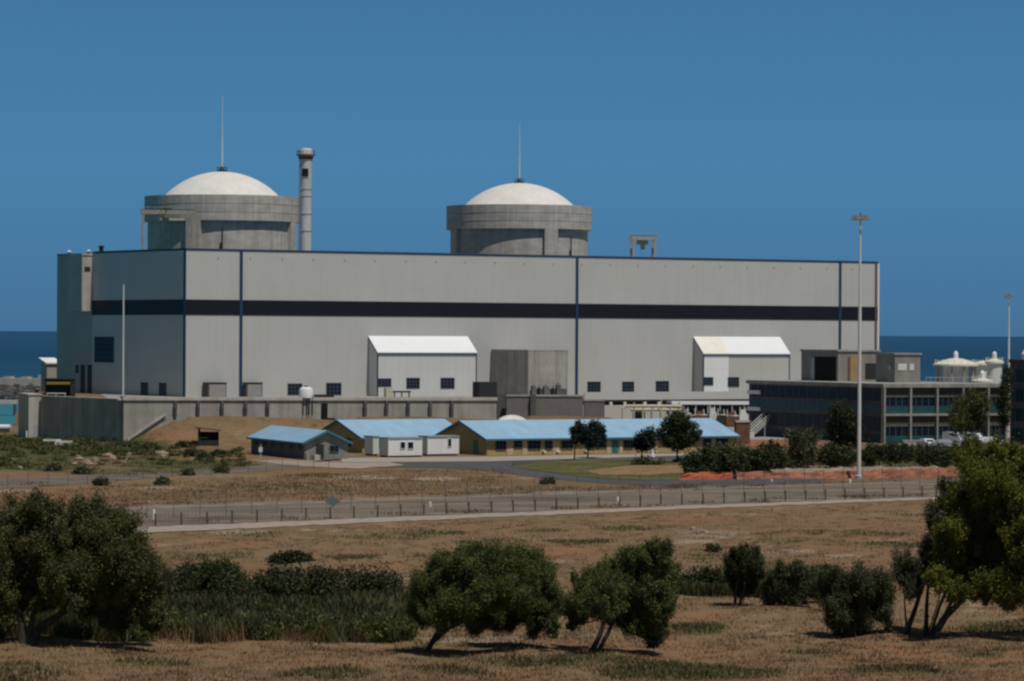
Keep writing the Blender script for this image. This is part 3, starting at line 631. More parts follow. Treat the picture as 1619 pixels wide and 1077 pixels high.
# block wall right of the bunker wall
def seg(name, pxl, pxr, pyt, d, label, m, cat='concrete wall', cop=None, th=1.2, ang=.1, zb=0, group=None):
    a = P(pxl, pyt, d); t = thing(name, (a.x, a.y, zb), ang, label, cat, group); W = hy(t, pxr, pyt)[0]; Zz = a.z-zb
    q = MB(); q.box(0, W, 0, th, -.4, Zz); q.build('wall', m, t)
    if cop: q = MB(); q.box(-.05, W+.05, -.12, th+.05, Zz, Zz+.3); q.build('coping', cop, t)
    return t, W, Zz
seg('concrete_wall', 786, 801, 625, 606, 'narrow dark gate wall between the bunker wall and the block wall', M['concd'], ang=.1)
t, W, Zz = seg('concrete_wall', 801, 922, 627, 604, 'plain grey block wall with a dark buttress behind the long blue roof', mat('block_wall', (.185, .17, .155), .9, .12, .6), cop=M['conc2'])
x = hy(t, 838, 640)[0]; q = MB(); q.box(x, x+.9, -.6, -.003, -.2, Zz+.35); q.build('buttress', M['concd'], t)
t, W, Zz = seg('concrete_wall', 924, 956, 634, 640, 'low grey wall stub beside the cream pipes', mat('block_wall2', (.15, .135, .12), .9, .12, .6), cop=M['conc2'])
# slender mast
b = P(194.5, 630, 600); t = thing('flagpole', (b.x, b.y, 0), 0, 'bare slender pale mast in front of the hall end wall', 'mast')
zz = P(194.5, 450, 600).z
q = MB(); q.tube((0, 0, -.2), (0, 0, zz), .2, .11, 10); q.build('pole', M['offw'], t)
q = MB(); q.box(-.45, .45, -.4, .4, -.2, 6.9); q.build('pedestal', M['concd'], t)
# white tank on the bunker wall
b = P(485, 632, 579); zb = Z
b0_ = bw.location
x = hy(bw, 485, 625)[0]; wp = Matrix.Translation(bw.location) @ Matrix.Rotation(ang, 4, 'Z') @ Vector((x, .55, 0))
ZW = hy(bw, 195, 633)[1]
t = thing('water_tank', (wp.x, wp.y, ZW+.5), ang, 'small white tank with a rounded top sitting on the bunker wall', 'tank')
q = MB(); q.lathe([(0, -.1), (1.1, -.1), (1.12, 1.15), (1.0, 1.4), (.6, 1.62), (0, 1.68)], n=24); q.build('shell', M['white'], t, True)
q = MB(); q.lathe([(.3, 1.6), (.3, 1.85), (0, 1.85)], n=12); q.build('lid', M['dark'], t)
q = MB(); [q.tube((x, -.75, -2.9), (x, -.75, .3), .07, n=6) for x in (-.6, 0, .35, .9)]; q.build('pipe', M['dark'], t)
# truck-like dark equipment by annex one (dark compressor)
b = P(757, 628, 930); t = thing('dark_container', (b.x, b.y, 0), YAW, 'dark equipment container between the left lean-to and the concrete block', 'container')
zz = P(757, 604, 930).z; q = MB(); q.box(0, 5.5, 0, 3, 0.2, zz); 
for k in range(6): q.box(.2+k*.9, .5+k*.9, -.06, 0, .4, zz-.2)
q.build('body', M['dark'], t); q = MB(); q.box(.3, 5.2, -.15, 3.1, -.1, .2); q.build('skid', M['steel'], t)
b = P(610, 628, 900); t = thing('pipe_skid', (b.x, b.y, 0), .35, 'dark pipe skid with a tan end box below the left lean-to windows', 'equipment')
zz = P(610, 617, 900).z; q = MB(); q.box(2.0, 6.5, 0, 1.5, zz-.6, zz-.2); [q.box(x, x+.25, .2, .5, -.1, zz-.6) for x in (2.2, 4.1, 6)]; q.build('beam', M['dark'], t)
q = MB(); q.box(0, 1.7, -.1, 1.5, -.1, zz+.5); q.build('end_box', M['cream'], t)
# ------------------------------------------------------------------ pipe yard, right of the block wall
b = P(1062, 640, 800); t = thing('canopy', (b.x, b.y, 0), .12, 'long open shelter with a bright white fascia below the right lean-to', 'shelter')
W = hy(t, 1196, 638)[0]; zf1 = P(1062, 634, 800).z; zf0 = P(1062, 639.5, 800).z
q = MB(); q.box(0, W, -.2, .1, zf0, zf1); q.build('fascia', M['white'], t)
q = MB(); q.box(0, W, .1, 7, zf0+.2, zf1-.1); q.build('roof', M['steel'], t)
for k in range(8): q = MB(); q.box(W*k/7-.12, W*k/7+.12, 0, .25, -.2, zf0); q.build('post', M['steel'], t)
q = MB(); q.box(0, W, 6.7, 7, -.2, zf0+.2); q.build('back_wall', M['concd'], t)
r = random.Random(9)
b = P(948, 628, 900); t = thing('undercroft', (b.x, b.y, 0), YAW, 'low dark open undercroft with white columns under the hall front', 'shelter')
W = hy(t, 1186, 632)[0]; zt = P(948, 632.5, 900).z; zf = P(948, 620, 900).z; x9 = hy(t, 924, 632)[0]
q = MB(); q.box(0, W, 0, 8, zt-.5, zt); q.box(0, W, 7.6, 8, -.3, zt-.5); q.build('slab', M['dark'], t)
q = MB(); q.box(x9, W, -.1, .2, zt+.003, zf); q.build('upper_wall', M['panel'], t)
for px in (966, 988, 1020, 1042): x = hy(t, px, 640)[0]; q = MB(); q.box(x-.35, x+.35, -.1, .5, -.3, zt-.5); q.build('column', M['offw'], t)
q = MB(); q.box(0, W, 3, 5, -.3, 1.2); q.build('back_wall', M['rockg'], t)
b = P(990, 660, 700); t = thing('pipe_rack', (b.x, b.y, 0), .1, 'cream pipes on a steel rack above the long blue roof', 'pipework')
W = hy(t, 1078, 645)[0]; z1 = P(990, 642, 700).z; z2 = P(990, 648, 700).z
q = MB(); q.tube((0, 0, z1), (W, 0, z1), .28, n=10); q.tube((1, .9, z2), (W, .9, z2), .28, n=10); q.tube((0, 0, z1), (-.6, 0, z1-.4), .28, n=10); q.tube((-.6, 0, z1-.4), (-.6, 0, 0), .28, n=10); q.build('pipe', M['cream'], t)
for k in range(6): q = MB(); x = 1.5+k*(W-2)/5; q.box(x-.13, x+.13, -.2, 1.2, -.2, z2-.3); q.tube((x, 0, z2-.3), (x, 0, z1+r.uniform(.2, 1.4)), .13, n=6); q.build('frame', M['cream'] if k % 2 else M['steel'], t)
q = MB(); q.lathe([(0, 0), (1.0, 0), (1.0, 2.6), (.5, 3.1), (0, 3.1)], 3, 2.5, 16); q.build('vessel', M['dark'], t)
labs = ['grey cabinet under the white fascia shelter, leftmost', 'brown crate stack under the white fascia shelter', 'pale blue cabinet under the white fascia shelter', 'dark vessel beside the steel stair foot', 'rust coloured drum rack under the shelter, near the stair', 'grey pump housing in the pipe yard behind the blue roof end']
for k, (px, wpx, pyt, mm) in enumerate([(1085, 18, 647, 'steel'), (1108, 22, 650, 'rust'), (1128, 12, 645, 'panel2'), (1142, 16, 650, 'dark'), (1158, 20, 652, 'rust'), (1176, 14, 648, 'offw')]):
    d = 690; b = P(px, 665, d); t = thing('cabinet' if k != 3 else 'vessel', (b.x, b.y, 0), .1+.3*r.random(), labs[k], 'equipment', 'equipment in the pipe yard')
    Wm = wpx*d/F; zz = P(px, pyt, d).z
    q = MB(); q.box(-Wm/2, Wm/2, 0, 1.6, .15, zz*.72); q.box(-Wm*.3, Wm*.2, .2, 1.2, zz*.72, zz); q.build('body', M[mm], t)
    q = MB(); q.tube((-Wm*.4, .3, 0), (-Wm*.4, .3, zz+.5), .1, n=6); q.tube((Wm*.45, .3, 0), (Wm*.2, .3, zz+.3), .1, n=6); q.tube((-Wm*.4, .3, zz*.8), (Wm*.5, .2, zz*.75), .1, n=6); q.build('pipe', M['offw'], t)
    q = MB(); q.box(-Wm/2-.1, Wm/2+.1, -.1, 1.7, -.1, .15); q.build('plinth', M['concl'], t)
# rust coloured low wall near the stair foot
seg('soil_bin', 1164, 1186, 668, 590, 'low rust brown retaining bin beside the steel stair foot', M['rust'], 'retaining wall', M['concl'], ang=.2)
# white tarpaulin canopy behind the blue roof
b = P(808, 662, 560+12); t = thing('tarpaulin_shelter', (b.x, b.y, 0), .1, 'white curved tarpaulin shelter peeking over the blue roof', 'shelter')
zt = P(808, 656, 572).z; q = MB(); pr = [(-.15+0*k, 0) for k in range(0)]
vs = []; n = 10
m_ = 14; vs = []
for i in range(m_+1):
    for k in range(n+1):
        a_, b_ = i/m_, k/n; vs.append((-2.0+4.3*a_, -1.8+3.6*b_, zt-1.1+1.1*(math.sin(PI*(.06+.88*a_))**.6)*(math.sin(PI*(.06+.88*b_))**.6)))
q.add(vs, [(i*(n+1)+k, (i+1)*(n+1)+k, (i+1)*(n+1)+k+1, i*(n+1)+k+1) for i in range(m_) for k in range(n)]); q.build('cover', M['offw'], t, True)
for sx in (-1.8, 2.1):
    for sy in (-1.6, 1.6): q = MB(); q.tube((sx, sy, 0), (sx, sy, zt-1.1), .06, n=6); q.build('post', M['steel'], t)
# ------------------------------------------------------------------ barracks with blue roofs
def barrack(corner, ang, L_, W_, ze, zr, label, wm, gm, roofm, wins, doors, eave=.55, cols=None, gable_items=()):
    t = thing('barrack', (corner.x, corner.y, 0), ang, label, 'barrack building', 'blue roofed barracks')
    q = MB(); q.box(0, L_, .02, W_, -.3, ze); q.build('wall', wm, t)
    for x0, x1 in ((0, .2), (L_-.2, L_)):
        q = MB(); q.prism([(0, -.3), (W_, -.3), (W_, ze), (W_/2, zr-.12), (0, ze)], x0-.012 if x0 == 0 else x0, x1 if x0 == 0 else x1+.012); q.build('gable', gm, t)
    for sgn in (0, 1):
        s = (zr-ze)/(W_/2); y0, z0 = -eave, ze-s*eave
        pr = [(y0, z0), (W_/2, zr), (W_/2, zr+.1), (y0, z0+.1)]
        if sgn: pr = [(W_-y, z) for y, z in pr][::-1]
        q = MB(); q.prism(pr, -eave, L_+eave); rf = q.build('roof', roofm, t)
    q = MB(); q.box(-eave-.02, L_+eave+.02, -eave-.08, -eave-.002, ze-s*eave-.16, ze-s*eave+.1); q.build('gutter', M['fascia'], t)
    for xx in (-eave-.08, L_+eave+.0):
        for sgn in (0, 1):
            pr = [(-eave, ze-s*eave-.2), (W_/2, zr-.2), (W_/2, zr+.13), (-eave, ze-s*eave+.13)]
            if sgn: pr = [(W_-y, z) for y, z in pr][::-1]
            q = MB(); q.prism(pr, xx, xx+.08); q.build('bargeboard', M['fascia'], t)
    return t
# long one
cC = G(770, 720); tC = barrack(cC, YAW, 44, 13.5, 2.45, 4.75, 'longest blue roofed barrack with an ochre wall behind the lawn trees', M['ochre'], M['ochre'], M['roofb'], [], [])
L_C = hy(tC, 1160, 700)[0]
def front_items(t, items, ze):
    for (a, c, e, f, kind) in items:
        x0, z1 = hy(t, a, e); x1, z0 = hy(t, c, f); z1 = min(z1, ze-.12)
        if kind == 'w': window(t, x0, x1, max(z0, .5), z1, nx=3, nz=2, w=.07)
        elif kind == 'd':
            q = MB(); q.box(x0, x1, -.06, .01, .02, z1); q.build('door', M['tealp'], t)
        elif kind == 'p':
            q = MB(); q.box(x0, x1, -.08, -.003, -.2, z1); q.build('pier', M['ochrel'], t)
        elif kind == 'b':
            q = MB(); q.box(x0, x1, -.45, -.01, max(z0, .3), z1); q.build('air_conditioner', M['white'], t)
front_items(tC, [(784,799,697,711,'w'),(813,824,697,707,'w'),(835,854,697,710,'w'),(862,872,697,710,'w'),(888,905,697,709,'w'),(926,940,697,709,'w'),(941,958,697,708,'w'),
 (968,977,696,716,'d'),(986,1000,697,709,'w'),(1012,1030,697,709,'w'),(1062,1080,697,709,'w'),(1112,1124,694,706,'w'),(1132,1150,694,705,'w'),
 (801,811,697,718,'p'),(826,833,697,718,'p'),(874,884,697,718,'p'),(959,966,697,718,'p'),(979,984,697,718,'p'),(1003,1009,697,718,'p'),(1034,1040,697,716,'p'),(1124.5,1130,695,712,'p'),
 (857,861,713,717,'b'),(878,883,713,717,'b'),(923,928,713,717,'b')], 2.45)
y0, _ = hx(tC, 756, 710); 
q = MB(); q.box(-.08, -.013, y0, y0+1.3, .02, 2.1); q.build('door', M['tealp'], tC)
window(tC, 8.2, 9.6, .9, 2.0, y=-.012, ax='x', nx=2, nz=2, w=.07)
# middle one
cB = G(573, 716.5); tB = barrack(cB, YAW, 17.5, 13.2, 2.35, 4.6, 'middle blue roofed barrack with an ochre gable behind the white cabins', M['ochre'], M['ochre'], M['roofb'], [], [])
window(tB, 3.2, 4.6, .9, 2.0, y=-.012, ax='x', nx=2, nz=2, w=.07)
q = MB(); q.box(-.08, -.013, 6.5, 7.6, .02, 2.1); q.build('door', M['tealp'], tB)
# small one at left: long shaded side faces left
cA = G(482, 727); lv = G(397, 717)-cA; angA = math.atan2(lv.y, lv.x)+PI
LA = lv.length
# corner of local frame at far left end so that x runs toward the near corner
oA = G(397, 717)
tA = thing('barrack', (oA.x, oA.y, 0), math.atan2(-lv.y, -lv.x), 'smallest blue roofed barrack with grey walls, left of the others', 'barrack building', 'blue roofed barracks')
WAc = 6.2; ze, zr, ev = 2.5, 3.95, .5; sl_ = (zr-ze)/(WAc/2)
q = MB(); q.box(0, LA, .02, WAc, -.3, ze); q.build('wall', M['brick'], tA)
for x0, x1 in ((-.012, .2), (LA-.2, LA+.012)):
    q = MB(); q.prism([(0, -.3), (WAc, -.3), (WAc, ze), (WAc/2, zr-.12), (0, ze)], x0, x1); q.build('gable', M['plaster2'], tA)
for sgn in (0, 1):
    pr = [(-ev, ze-sl_*ev), (WAc/2, zr), (WAc/2, zr+.1), (-ev, ze-sl_*ev+.1)]
    if sgn: pr = [(WAc-y, z) for y, z in pr][::-1]
    q = MB(); q.prism(pr, -ev, LA+ev); q.build('roof', M['roofb'], tA)
    for xx in (-ev-.08, LA+ev):
        pr2 = [(-ev, ze-sl_*ev-.2), (WAc/2, zr-.2), (WAc/2, zr+.13), (-ev, ze-sl_*ev+.13)]
        if sgn: pr2 = [(WAc-y, z) for y, z in pr2][::-1]
        q = MB(); q.prism(pr2, xx, xx+.08); q.build('bargeboard', M['fascia'], tA)
q = MB(); q.box(-ev, LA+ev, -ev-.08, -ev-.002, ze-sl_*ev-.16, ze-sl_*ev+.1); q.build('gutter', M['fascia'], tA)
for k in range(6):
    x = 2+k*(LA-4)/5.2; window(tA, x, x+1.3, 1.3, 2.1, nx=2, nz=1, w=.07)
q = MB(); q.box(LA+.013, LA+.1, 1.6, 2.7, 0, 2.1); q.build('door', M['dark'], tA)
q = MB(); q.box(LA+.05, LA+1.4, -.1, -.0, -.1, .9); q.box(LA+.3, LA+2.0, .8, 1.6, -.1, .7); q.build('low_wall', M['concl'], tA)
window(tA, 3.6, 4.8, 1.1, 1.9, y=LA+.12, ax='x', nx=2, nz=1, w=.07)
# cabins
def cabin(px, py, pxl, pxr, pyt, label, wins, door=None):
    c = G(px, py); t = thing('site_cabin', (c.x, c.y, 0), YAW, label, 'cabin', 'white site cabins')
    W = hy(t, pxr, py-10)[0]; D = max(2.4, hx(t, pxl, py-10)[0]); Zc = hy(t, px, pyt)[1]
    q = MB(); q.box(0, W, 0, D, .25, Zc-.12); q.build('wall', M['panelw'], t)
    q = MB(); q.box(-.12, W+.12, -.12, D+.12, Zc-.12, Zc+.06); q.build('roof', M['teal'] if False else mat('grey_green_roof', (.25, .33, .33), .6, .1, 1), t)
    q = MB(); q.box(.1, W-.1, .1, D-.1, -.1, .25); q.build('skid_base', M['dark'], t)
    q = MB()
    for x in (0, W): q.box(x-.05, x+.05, -.06, .05, .2, Zc-.1)
    q.build('corner_post', M['white'], t)
    for a, b_, e, f in wins:
        x0, z1 = hy(t, a, e); x1, z0 = hy(t, b_, f); window(t, x0, x1, z0, z1, nx=1, nz=1, w=.06, fm='white')
    if door:
        x0 = hy(t, door[0], py)[0]; x1 = hy(t, door[1], py)[0]
        q = MB(); q.box(x0, x1, -.05, 0, .3, Zc-.35); q.build('door', mat('mint_door', (.55, .66, .58), .6, .05, 1), t)
    return t
cabin(614, 723.5, 600, 667, 692.5, 'white cabin with two small square windows, in front of the middle barrack', [(633,640,699,709),(644.5,653,699,709)])
cabin(676, 721, 668, 725, 690, 'white cabin with one narrow window, in front of the middle barrack gable', [(708,713,694,706)])
cabin(590, 721, 579, 598, 690, 'narrow cabin with a pale green door left of the two-window cabin', [], (591, 597.5))
# dark shelter on the bank
c = P(313, 703, 561); zb = float(H(c.x, c.y)); t = thing('field_shelter', (c.x, c.y, zb), .1, 'dark open field shelter with a sloping roof on the brown bank', 'shelter')
W = (346-313)*561/F; zz = P(313, 678, 561).z-zb
q = MB(); q.box(0, .35, 0, 2.6, -.5, zz); q.box(W-.12, W, 0, 2.6, -.5, zz-.5); q.box(.35, W-.12, 2.4, 2.6, -.5, zz-.5); q.build('wall', M['dark'], t)
q = MB(); q.prism([(-.5, 0), (3, 0), (3, .15), (-.5, .15)], 0, 1)
q = MB(); q.add([(-.5, -.5, zz+.1), (W+.3, -.5, zz-.35), (W+.3, 3, zz-.35), (-.5, 3, zz+.1), (-.5, -.5, zz+.28), (W+.3, -.5, zz-.17), (W+.3, 3, zz-.17), (-.5, 3, zz+.28)], [(0,3,2,1),(4,5,6,7),(0,1,5,4),(1,2,6,5),(2,3,7,6),(3,0,4,7)]); q.build('roof', M['rust'], t)
q = MB(); q.box(.35, W*.5, -.1, 0.02, 1.2, 1.35); q.box(.35, W-.12, .02, .1, 0, .9); q.build('front_rail', M['dark'], t)
# ------------------------------------------------------------------ office building on the right
AO = math.radians(25.3)
cO = G(1397, 701); cO.z = 0
of = thing('office_building', cO, AO, 'dark two storey office block with a pale grid front, behind the high mast', 'office building')
ZO = hy(of, 1397, 607)[1]; WO = hy(of, 1590, 640)[0]; DO = hx(of, 1183, 640)[0]
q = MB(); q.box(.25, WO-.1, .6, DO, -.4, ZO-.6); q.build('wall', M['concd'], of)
q = MB(); q.box(-.3, WO+.2, -.35, DO+.3, ZO-.6, ZO); q.build('roof', mat('office_concrete', (.33, .32, .30), .9, .15, .5, streak=.2), of)
levels = [(.1, ZO*.47), (ZO*.5, ZO-.6)]
mid = ZO*.47
# front grid: piers, floor slab, recessed glazing, railing, teal spandrel
q = MB(); q.box(-.2, WO, -.3, .6, mid-.1, mid+.25); q.build('floor_slab', mat('office_concrete', (.33, .32, .30), .9, .15, .5, streak=.2), of)
xs = [hy(of, px, 650)[0] for px in (1397.5, 1439, 1481, 1522, 1562)]+[WO]
for x in xs: q = MB(); q.box(x-.16, x+.16, -.32, .6, -.3, ZO-.6); q.build('column', mat('office_concrete', (.33, .32, .30), .9, .15, .5, streak=.2), of)
for i in range(len(xs)-1):
    x0, x1 = xs[i]+.17, xs[i+1]-.17
    for za, zb2 in ((-.2, mid-.1), (mid+.25, ZO-.6)):
        hgt = zb2-za
        q = MB(); q.box(x0, x1, .2, .5, za, za+hgt*.30); q.build('spandrel', M['teal'], of)
        q = MB(); q.box(x0, x1, .42, .5, za+hgt*.30, za+hgt*.62); wo = q.build('window', M['glass'], of)
        f = MB(); n = 4
        for k in range(n+1): xx = x0+(x1-x0)*k/n; f.box(xx-.04, xx+.04, .36, .44, za+hgt*.3, za+hgt*.62)
        f.build('window_frame', M['frame'], wo)
        q = MB(); q.box(x0, x1, .3, .5, za+hgt*.62, za+hgt*.70); 
        n = 14
        for k in range(n): xx = x0+(x1-x0)*(k+.5)/n; q.box(xx-.06, xx+.06, .2, .3, za+hgt*.66, za+hgt*.98)
        q.build('sunscreen', mat('sunscreen', (.17, .17, .15), .7, .25, 2), of)
# shaded left face with glazing bands
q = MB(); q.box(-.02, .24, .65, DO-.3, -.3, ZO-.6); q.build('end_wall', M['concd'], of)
for (z0, z1, mm) in ((.2, 1.5, 'glasst'), (1.9, mid-.3, 'glass'), (mid+.3, mid+1.9, 'teal'), (mid+2.3, ZO-.9, 'glass')):
    n = 9
    for k in range(n):
        y0 = 1.0+(DO-2)*k/n; y1 = y0+(DO-2)/n-.35
        q = MB(); q.box(-.07, -.022, y0, y1, z0, z1); wo = q.build('window', M[mm], of)
        f = MB(); f.box(-.12, -.072, (y0+y1)/2-.05, (y0+y1)/2+.05, z0, z1);  f.build('window_frame', M['frame'], wo)
for z0 in (mid-.15, ZO-2.4): q = MB(); q.box(-.25, -.02, DO-4.5, DO, z0, z0+.65); q.build('white_band', M['white'], of)
# rooftop plant rooms
def plant(pxl, pxc, pxr, pyt, d, kind):
    c = P(pxc, pyt, d); R = Matrix.Rotation(-AO, 3, 'Z'); lc = R @ (Vector((c.x, c.y, 0))-cO)
    x0, y0 = lc.x, lc.y; z1 = c.z
    tmp = of
    x1 = hy(of, pxr, pyt, y0)[0]; y1 = hx(of, pxl, pyt, x0)[0]
    q = MB(); q.box(x0, x1, y0, y1, ZO, z1); o = q.build('plant_room', mat('plant_room_wall', (.27, .25, .225), .9, .12, .6, streak=.15), of)
    q = MB(); q.box(x0-.2, x1+.2, y0-.2, y1+.2, z1, z1+.3); q.build('roof', mat('office_concrete', (.33, .32, .30), .9, .15, .5, streak=.2), o)
    if kind == 1:
        q = MB(); q.box(x0-.05, x0-.003, y0+.6, y0+(y1-y0)*.62, ZO+.1, z1-.9); q.build('opening', M['black'], o)
        q = MB(); q.box(x0-.06, x0-.003, y0+(y1-y0)*.64, y0+(y1-y0)*.72, ZO+.2, z1-1.2); q.build('door', M['steel'], o)
        q = MB(); q.box(x0+(x1-x0)*.30, x0+(x1-x0)*.55, y0-.08, y0-.003, ZO+.1, z1-.5); q.build('tan_panel', M['tan'], o)
        q = MB(); q.box(x0+(x1-x0)*.24, x0+(x1-x0)*.285, y0-.06, y0-.003, ZO+.1, z1-.9); q.build('dark_door', M['rust'], o)
        q = MB(); q.box(x0+(x1-x0)*.66, x0+(x1-x0)*.97, y0-.06, y0-.003, ZO+.4, z1-2.0); q.build('opening', M['dark'], o)
    else:
        q = MB(); q.box(x0+(x1-x0)*.12, x0+(x1-x0)*.45, y0-.06, y0-.003, z1-2.6, z1-1.5); q.box(x0+(x1-x0)*.58, x0+(x1-x0)*.75, y0-.06, y0-.003, z1-2.6, z1-1.5); q.build('vent_panel', M['offw'], o)
        q = MB(); q.tube((x0-.05, y0+1.4, z1-2.1), (x0-.25, y0+1.4, z1-2.1), .5, n=14); q.build('round_vent', M['steel'], o)
plant(1267, 1325, 1390, 556, 624, 1)
plant(1385, 1415, 1455, 561, 614, 2)
q = MB()
for k in range(12): q.tube((WO*.42+k*.9, 3, ZO), (WO*.42+k*.9, 3, ZO+1.0), .05, n=5)
q.box(WO*.42, WO*.42+10, 2.95, 3.05, ZO+.95, ZO+1.05); q.build('handrail', M['steel'], of)
# right hand dark block, mostly shaded
cR = G(1640, 706); cR.z = 0
rb = thing('office_building', cR, AO, 'tall dark office block with blue glass bands cut by the right edge', 'office building')
ZR = hy(rb, 1640, 569)[1]; DR = hx(rb, 1597, 640)[0]
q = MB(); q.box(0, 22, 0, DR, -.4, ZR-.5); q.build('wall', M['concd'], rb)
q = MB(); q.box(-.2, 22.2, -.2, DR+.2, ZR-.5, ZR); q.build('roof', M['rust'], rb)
for k in range(4):
    z0 = .8+k*(ZR-1.2)/4
    for j in range(3):
        y0 = .4+(DR-.8)*j/3; q = MB(); q.box(-.06, -.003, y0, y0+(DR-.8)/3-.25, z0, z0+(ZR-1.2)/4*.62); wo = q.build('window', M['glasst'], rb)
        f = MB(); f.box(-.11, -.062, y0+(DR-.8)/6-.05, y0+(DR-.8)/6+.05, z0, z0+(ZR-1.2)/4*.62); f.build('window_frame', M['frame'], wo)
    for j in range(5):
        x0 = .6+j*4.2; q = MB(); q.box(x0, x0+3.4, -.06, -.003, z0, z0+(ZR-1.2)/4*.62); q.build('window', M['glasst'], rb)
q = MB(); yy = hx(rb, 1612, 565)[0]; q.lathe([(.9, ZR), (.9, ZR+.9), (.5, ZR+1.5), (.25, ZR+1.7), (.25, ZR+2.3), (0, ZR+2.4)], 1.4, yy, 16); q.build('roof_vent', M['white'], rb)
# steel stair
b0s = G(1186, 692); t = thing('stair', (b0s.x, b0s.y, 0), 0, 'pale steel stair climbing to the right against the dark office end wall', 'staircase')
e_ = P(1232, 640, b0s.y+8); v = e_-Vector((b0s.x, b0s.y, 0)); t.rotation_euler = (0, 0, math.atan2(v.y, v.x)); run = math.hypot(v.x, v.y); rise = e_.z-1.2
for yy in (0, 1.4):
    q = MB(); q.add([(0, yy, 0), (.5, yy, 0), (run+.3, yy, rise-.1), (run, yy, rise+.3), (0, yy+.1, 0), (.5, yy+.1, 0), (run+.3, yy+.1, rise-.1), (run, yy+.1, rise+.3)], [(0,1,2,3),(7,6,5,4),(0,4,5,1),(1,5,6,2),(2,6,7,3),(3,7,4,0)]); q.build('stringer', M['steel'], t)
    q = MB()
    for hh in (.55, 1.1): q.tube((0, yy, hh), (run, yy, rise+hh), .05, n=6)
    for k in range(15): q.tube((run*k/14, yy, rise*k/14), (run*k/14, yy, rise*k/14+1.1), .045, n=5)
    q.build('handrail', M['offw'], t)
q = MB()
for k in range(26): q.box(run*k/26, run*k/26+.4, .1, 1.4, rise*(k+.6)/26, rise*(k+.6)/26+.06)
q.build('tread', M['steel'], t)
q = MB(); q.box(run, run+2.5, -.1, 1.6, rise, rise+.15); q.tube((run+.3, 0, 0), (run+.3, 0, rise), .1, n=6); q.tube((run*.5, 0, 0), (run*.5, 0, rise*.5), .1, n=6); q.build('landing', M['steel'], t)
q = MB(); q.box(-1.0, .8, -.3, 1.7, -.1, .9); q.build('base_block', M['offw'], t)
# ------------------------------------------------------------------ storage tanks
def tank(px, d, pyb, pyt_shell, pyap, rs_px, rr_px, label, cols=True, vent=True):
    c = P(px, pyb, d); t = thing('storage_tank', (c.x, c.y, 0), 0, label, 'storage tank', 'white storage tanks')
    s = d/F; z1 = P(px, pyt_shell, d).z; za = P(px, pyap, d).z; rs, rr = rs_px*s, rr_px*s
    q = MB(); q.lathe([(rs, -.4), (rs, z1)], n=32); q.build('shell', M['offw'], t, True)
    q = MB(); q.lathe([(rr, z1-.1), (rr, z1+.25), (rr*.72, z1+(za-z1)*.55), (rr*.3, za-.15), (0, za)], n=40); q.lathe([(rr, z1-.1), (0, z1-.1)], n=40); q.build('roof', mat('tank_roof', (.66, .63, .52), .6, .08, .5), t, True)
    if vent: q = MB(); q.lathe([(.45, za-.2), (.45, za+.8), (.25, za+1.2), (0, za+1.3)], n=12); q.build('vent', M['white'], t)
    if cols:
        for k in range(10):
            a = 2*PI*k/10; q = MB(); q.tube((rr*.86*math.cos(a), rr*.86*math.sin(a), -.3), (rr*.86*math.cos(a), rr*.86*math.sin(a), z1), .18, n=8); q.build('column', M['conc2'], t)
    q = MB()
    for k in range(18):
        a = 2*PI*k/18; q.tube((rr*.9*math.cos(a), rr*.9*math.sin(a), z1+.3), (rr*.9*math.cos(a), rr*.9*math.sin(a), z1+1.1), .05, n=4)
    q.build('handrail', M['offw'], t)
tank(1511, 690, 606, 578, 566, 20, 36, 'largest white tank with a wide cream conical roof on columns behind the office roof')
tank(1572, 720, 606, 574, 566, 12, 15, 'narrow white cylindrical tank right of the wide conical roof', cols=False)
tank(1553, 740, 606, 577, 570, 14, 18, 'grey shaded tank with a pale roof between the wide cone and the narrow tank', cols=False, vent=False)
tank(1553, 660, 612, 604, 597, 15, 18, 'lowest tank with a shallow white dome just above the office roof edge', cols=False)
# ------------------------------------------------------------------ high masts
def highmast(px, py_base, d, py_top, label, hw):
    b = G(px, py_base) if d is None else P(px, py_base, d); b.z = 0
    t = thing('high_mast_light', b, 0, label, 'light mast', 'high mast lights'); dd = b.y; zt = P(px, py_top, dd).z
    q = MB(); q.tube((0, 0, -.2), (0, 0, zt*.66), .24 if d is None else .24, .2, 12); q.tube((0, 0, zt*.66), (0, 0, zt-.3), .17, .10, 10); q.build('pole', M['offw'], t)
    q = MB(); q.lathe([(.5, -.1), (.5, .35), (.26, .5)], n=12); q.build('base', M['steel'], t)
    r = hw*dd/F
    q = MB(); q.lathe([(.2, zt-.5), (r*.45, zt-.45), (r*.45, zt-.3), (.2, zt-.2)], n=16)
    for k in range(8): a = 2*PI*k/8; q.tube((0, 0, zt-.35), (r*.8*math.cos(a), r*.8*math.sin(a), zt-.3), .06, n=5)
    hd = q.build('head_frame', M['steel'], t)
    for k in range(8):
        a = 2*PI*k/8+.2; ca, sa = math.cos(a), math.sin(a); q = MB()
        cx_, cy_ = r*.86*ca, r*.86*sa
        q.add([(cx_+dx*.28, cy_+dy*.28, zt-.55+dz) for dz in (0,) for dx, dy in ((-1,-1),(1,-1),(1,1),(-1,1))]+[(cx_+dx*.17, cy_+dy*.17, zt+.02) for dx, dy in ((-1,-1),(1,-1),(1,1),(-1,1))],
              [(0,3,2,1),(4,5,6,7),(0,1,5,4),(1,2,6,5),(2,3,7,6),(3,0,4,7)]); q.build('lamp', M['lamp'], hd)
    q = MB(); q.tube((0, 0, zt-.3), (0, 0, zt+.35), .1, n=8); q.build('tip', M['lamp'], t)
highmast(1358, 757, None, 341, 'tall white light mast with a ring of lamps, standing on the road edge', 13)
highmast(1594.5, 640, 740, 467, 'distant light mast against the sea near the right edge', 7)
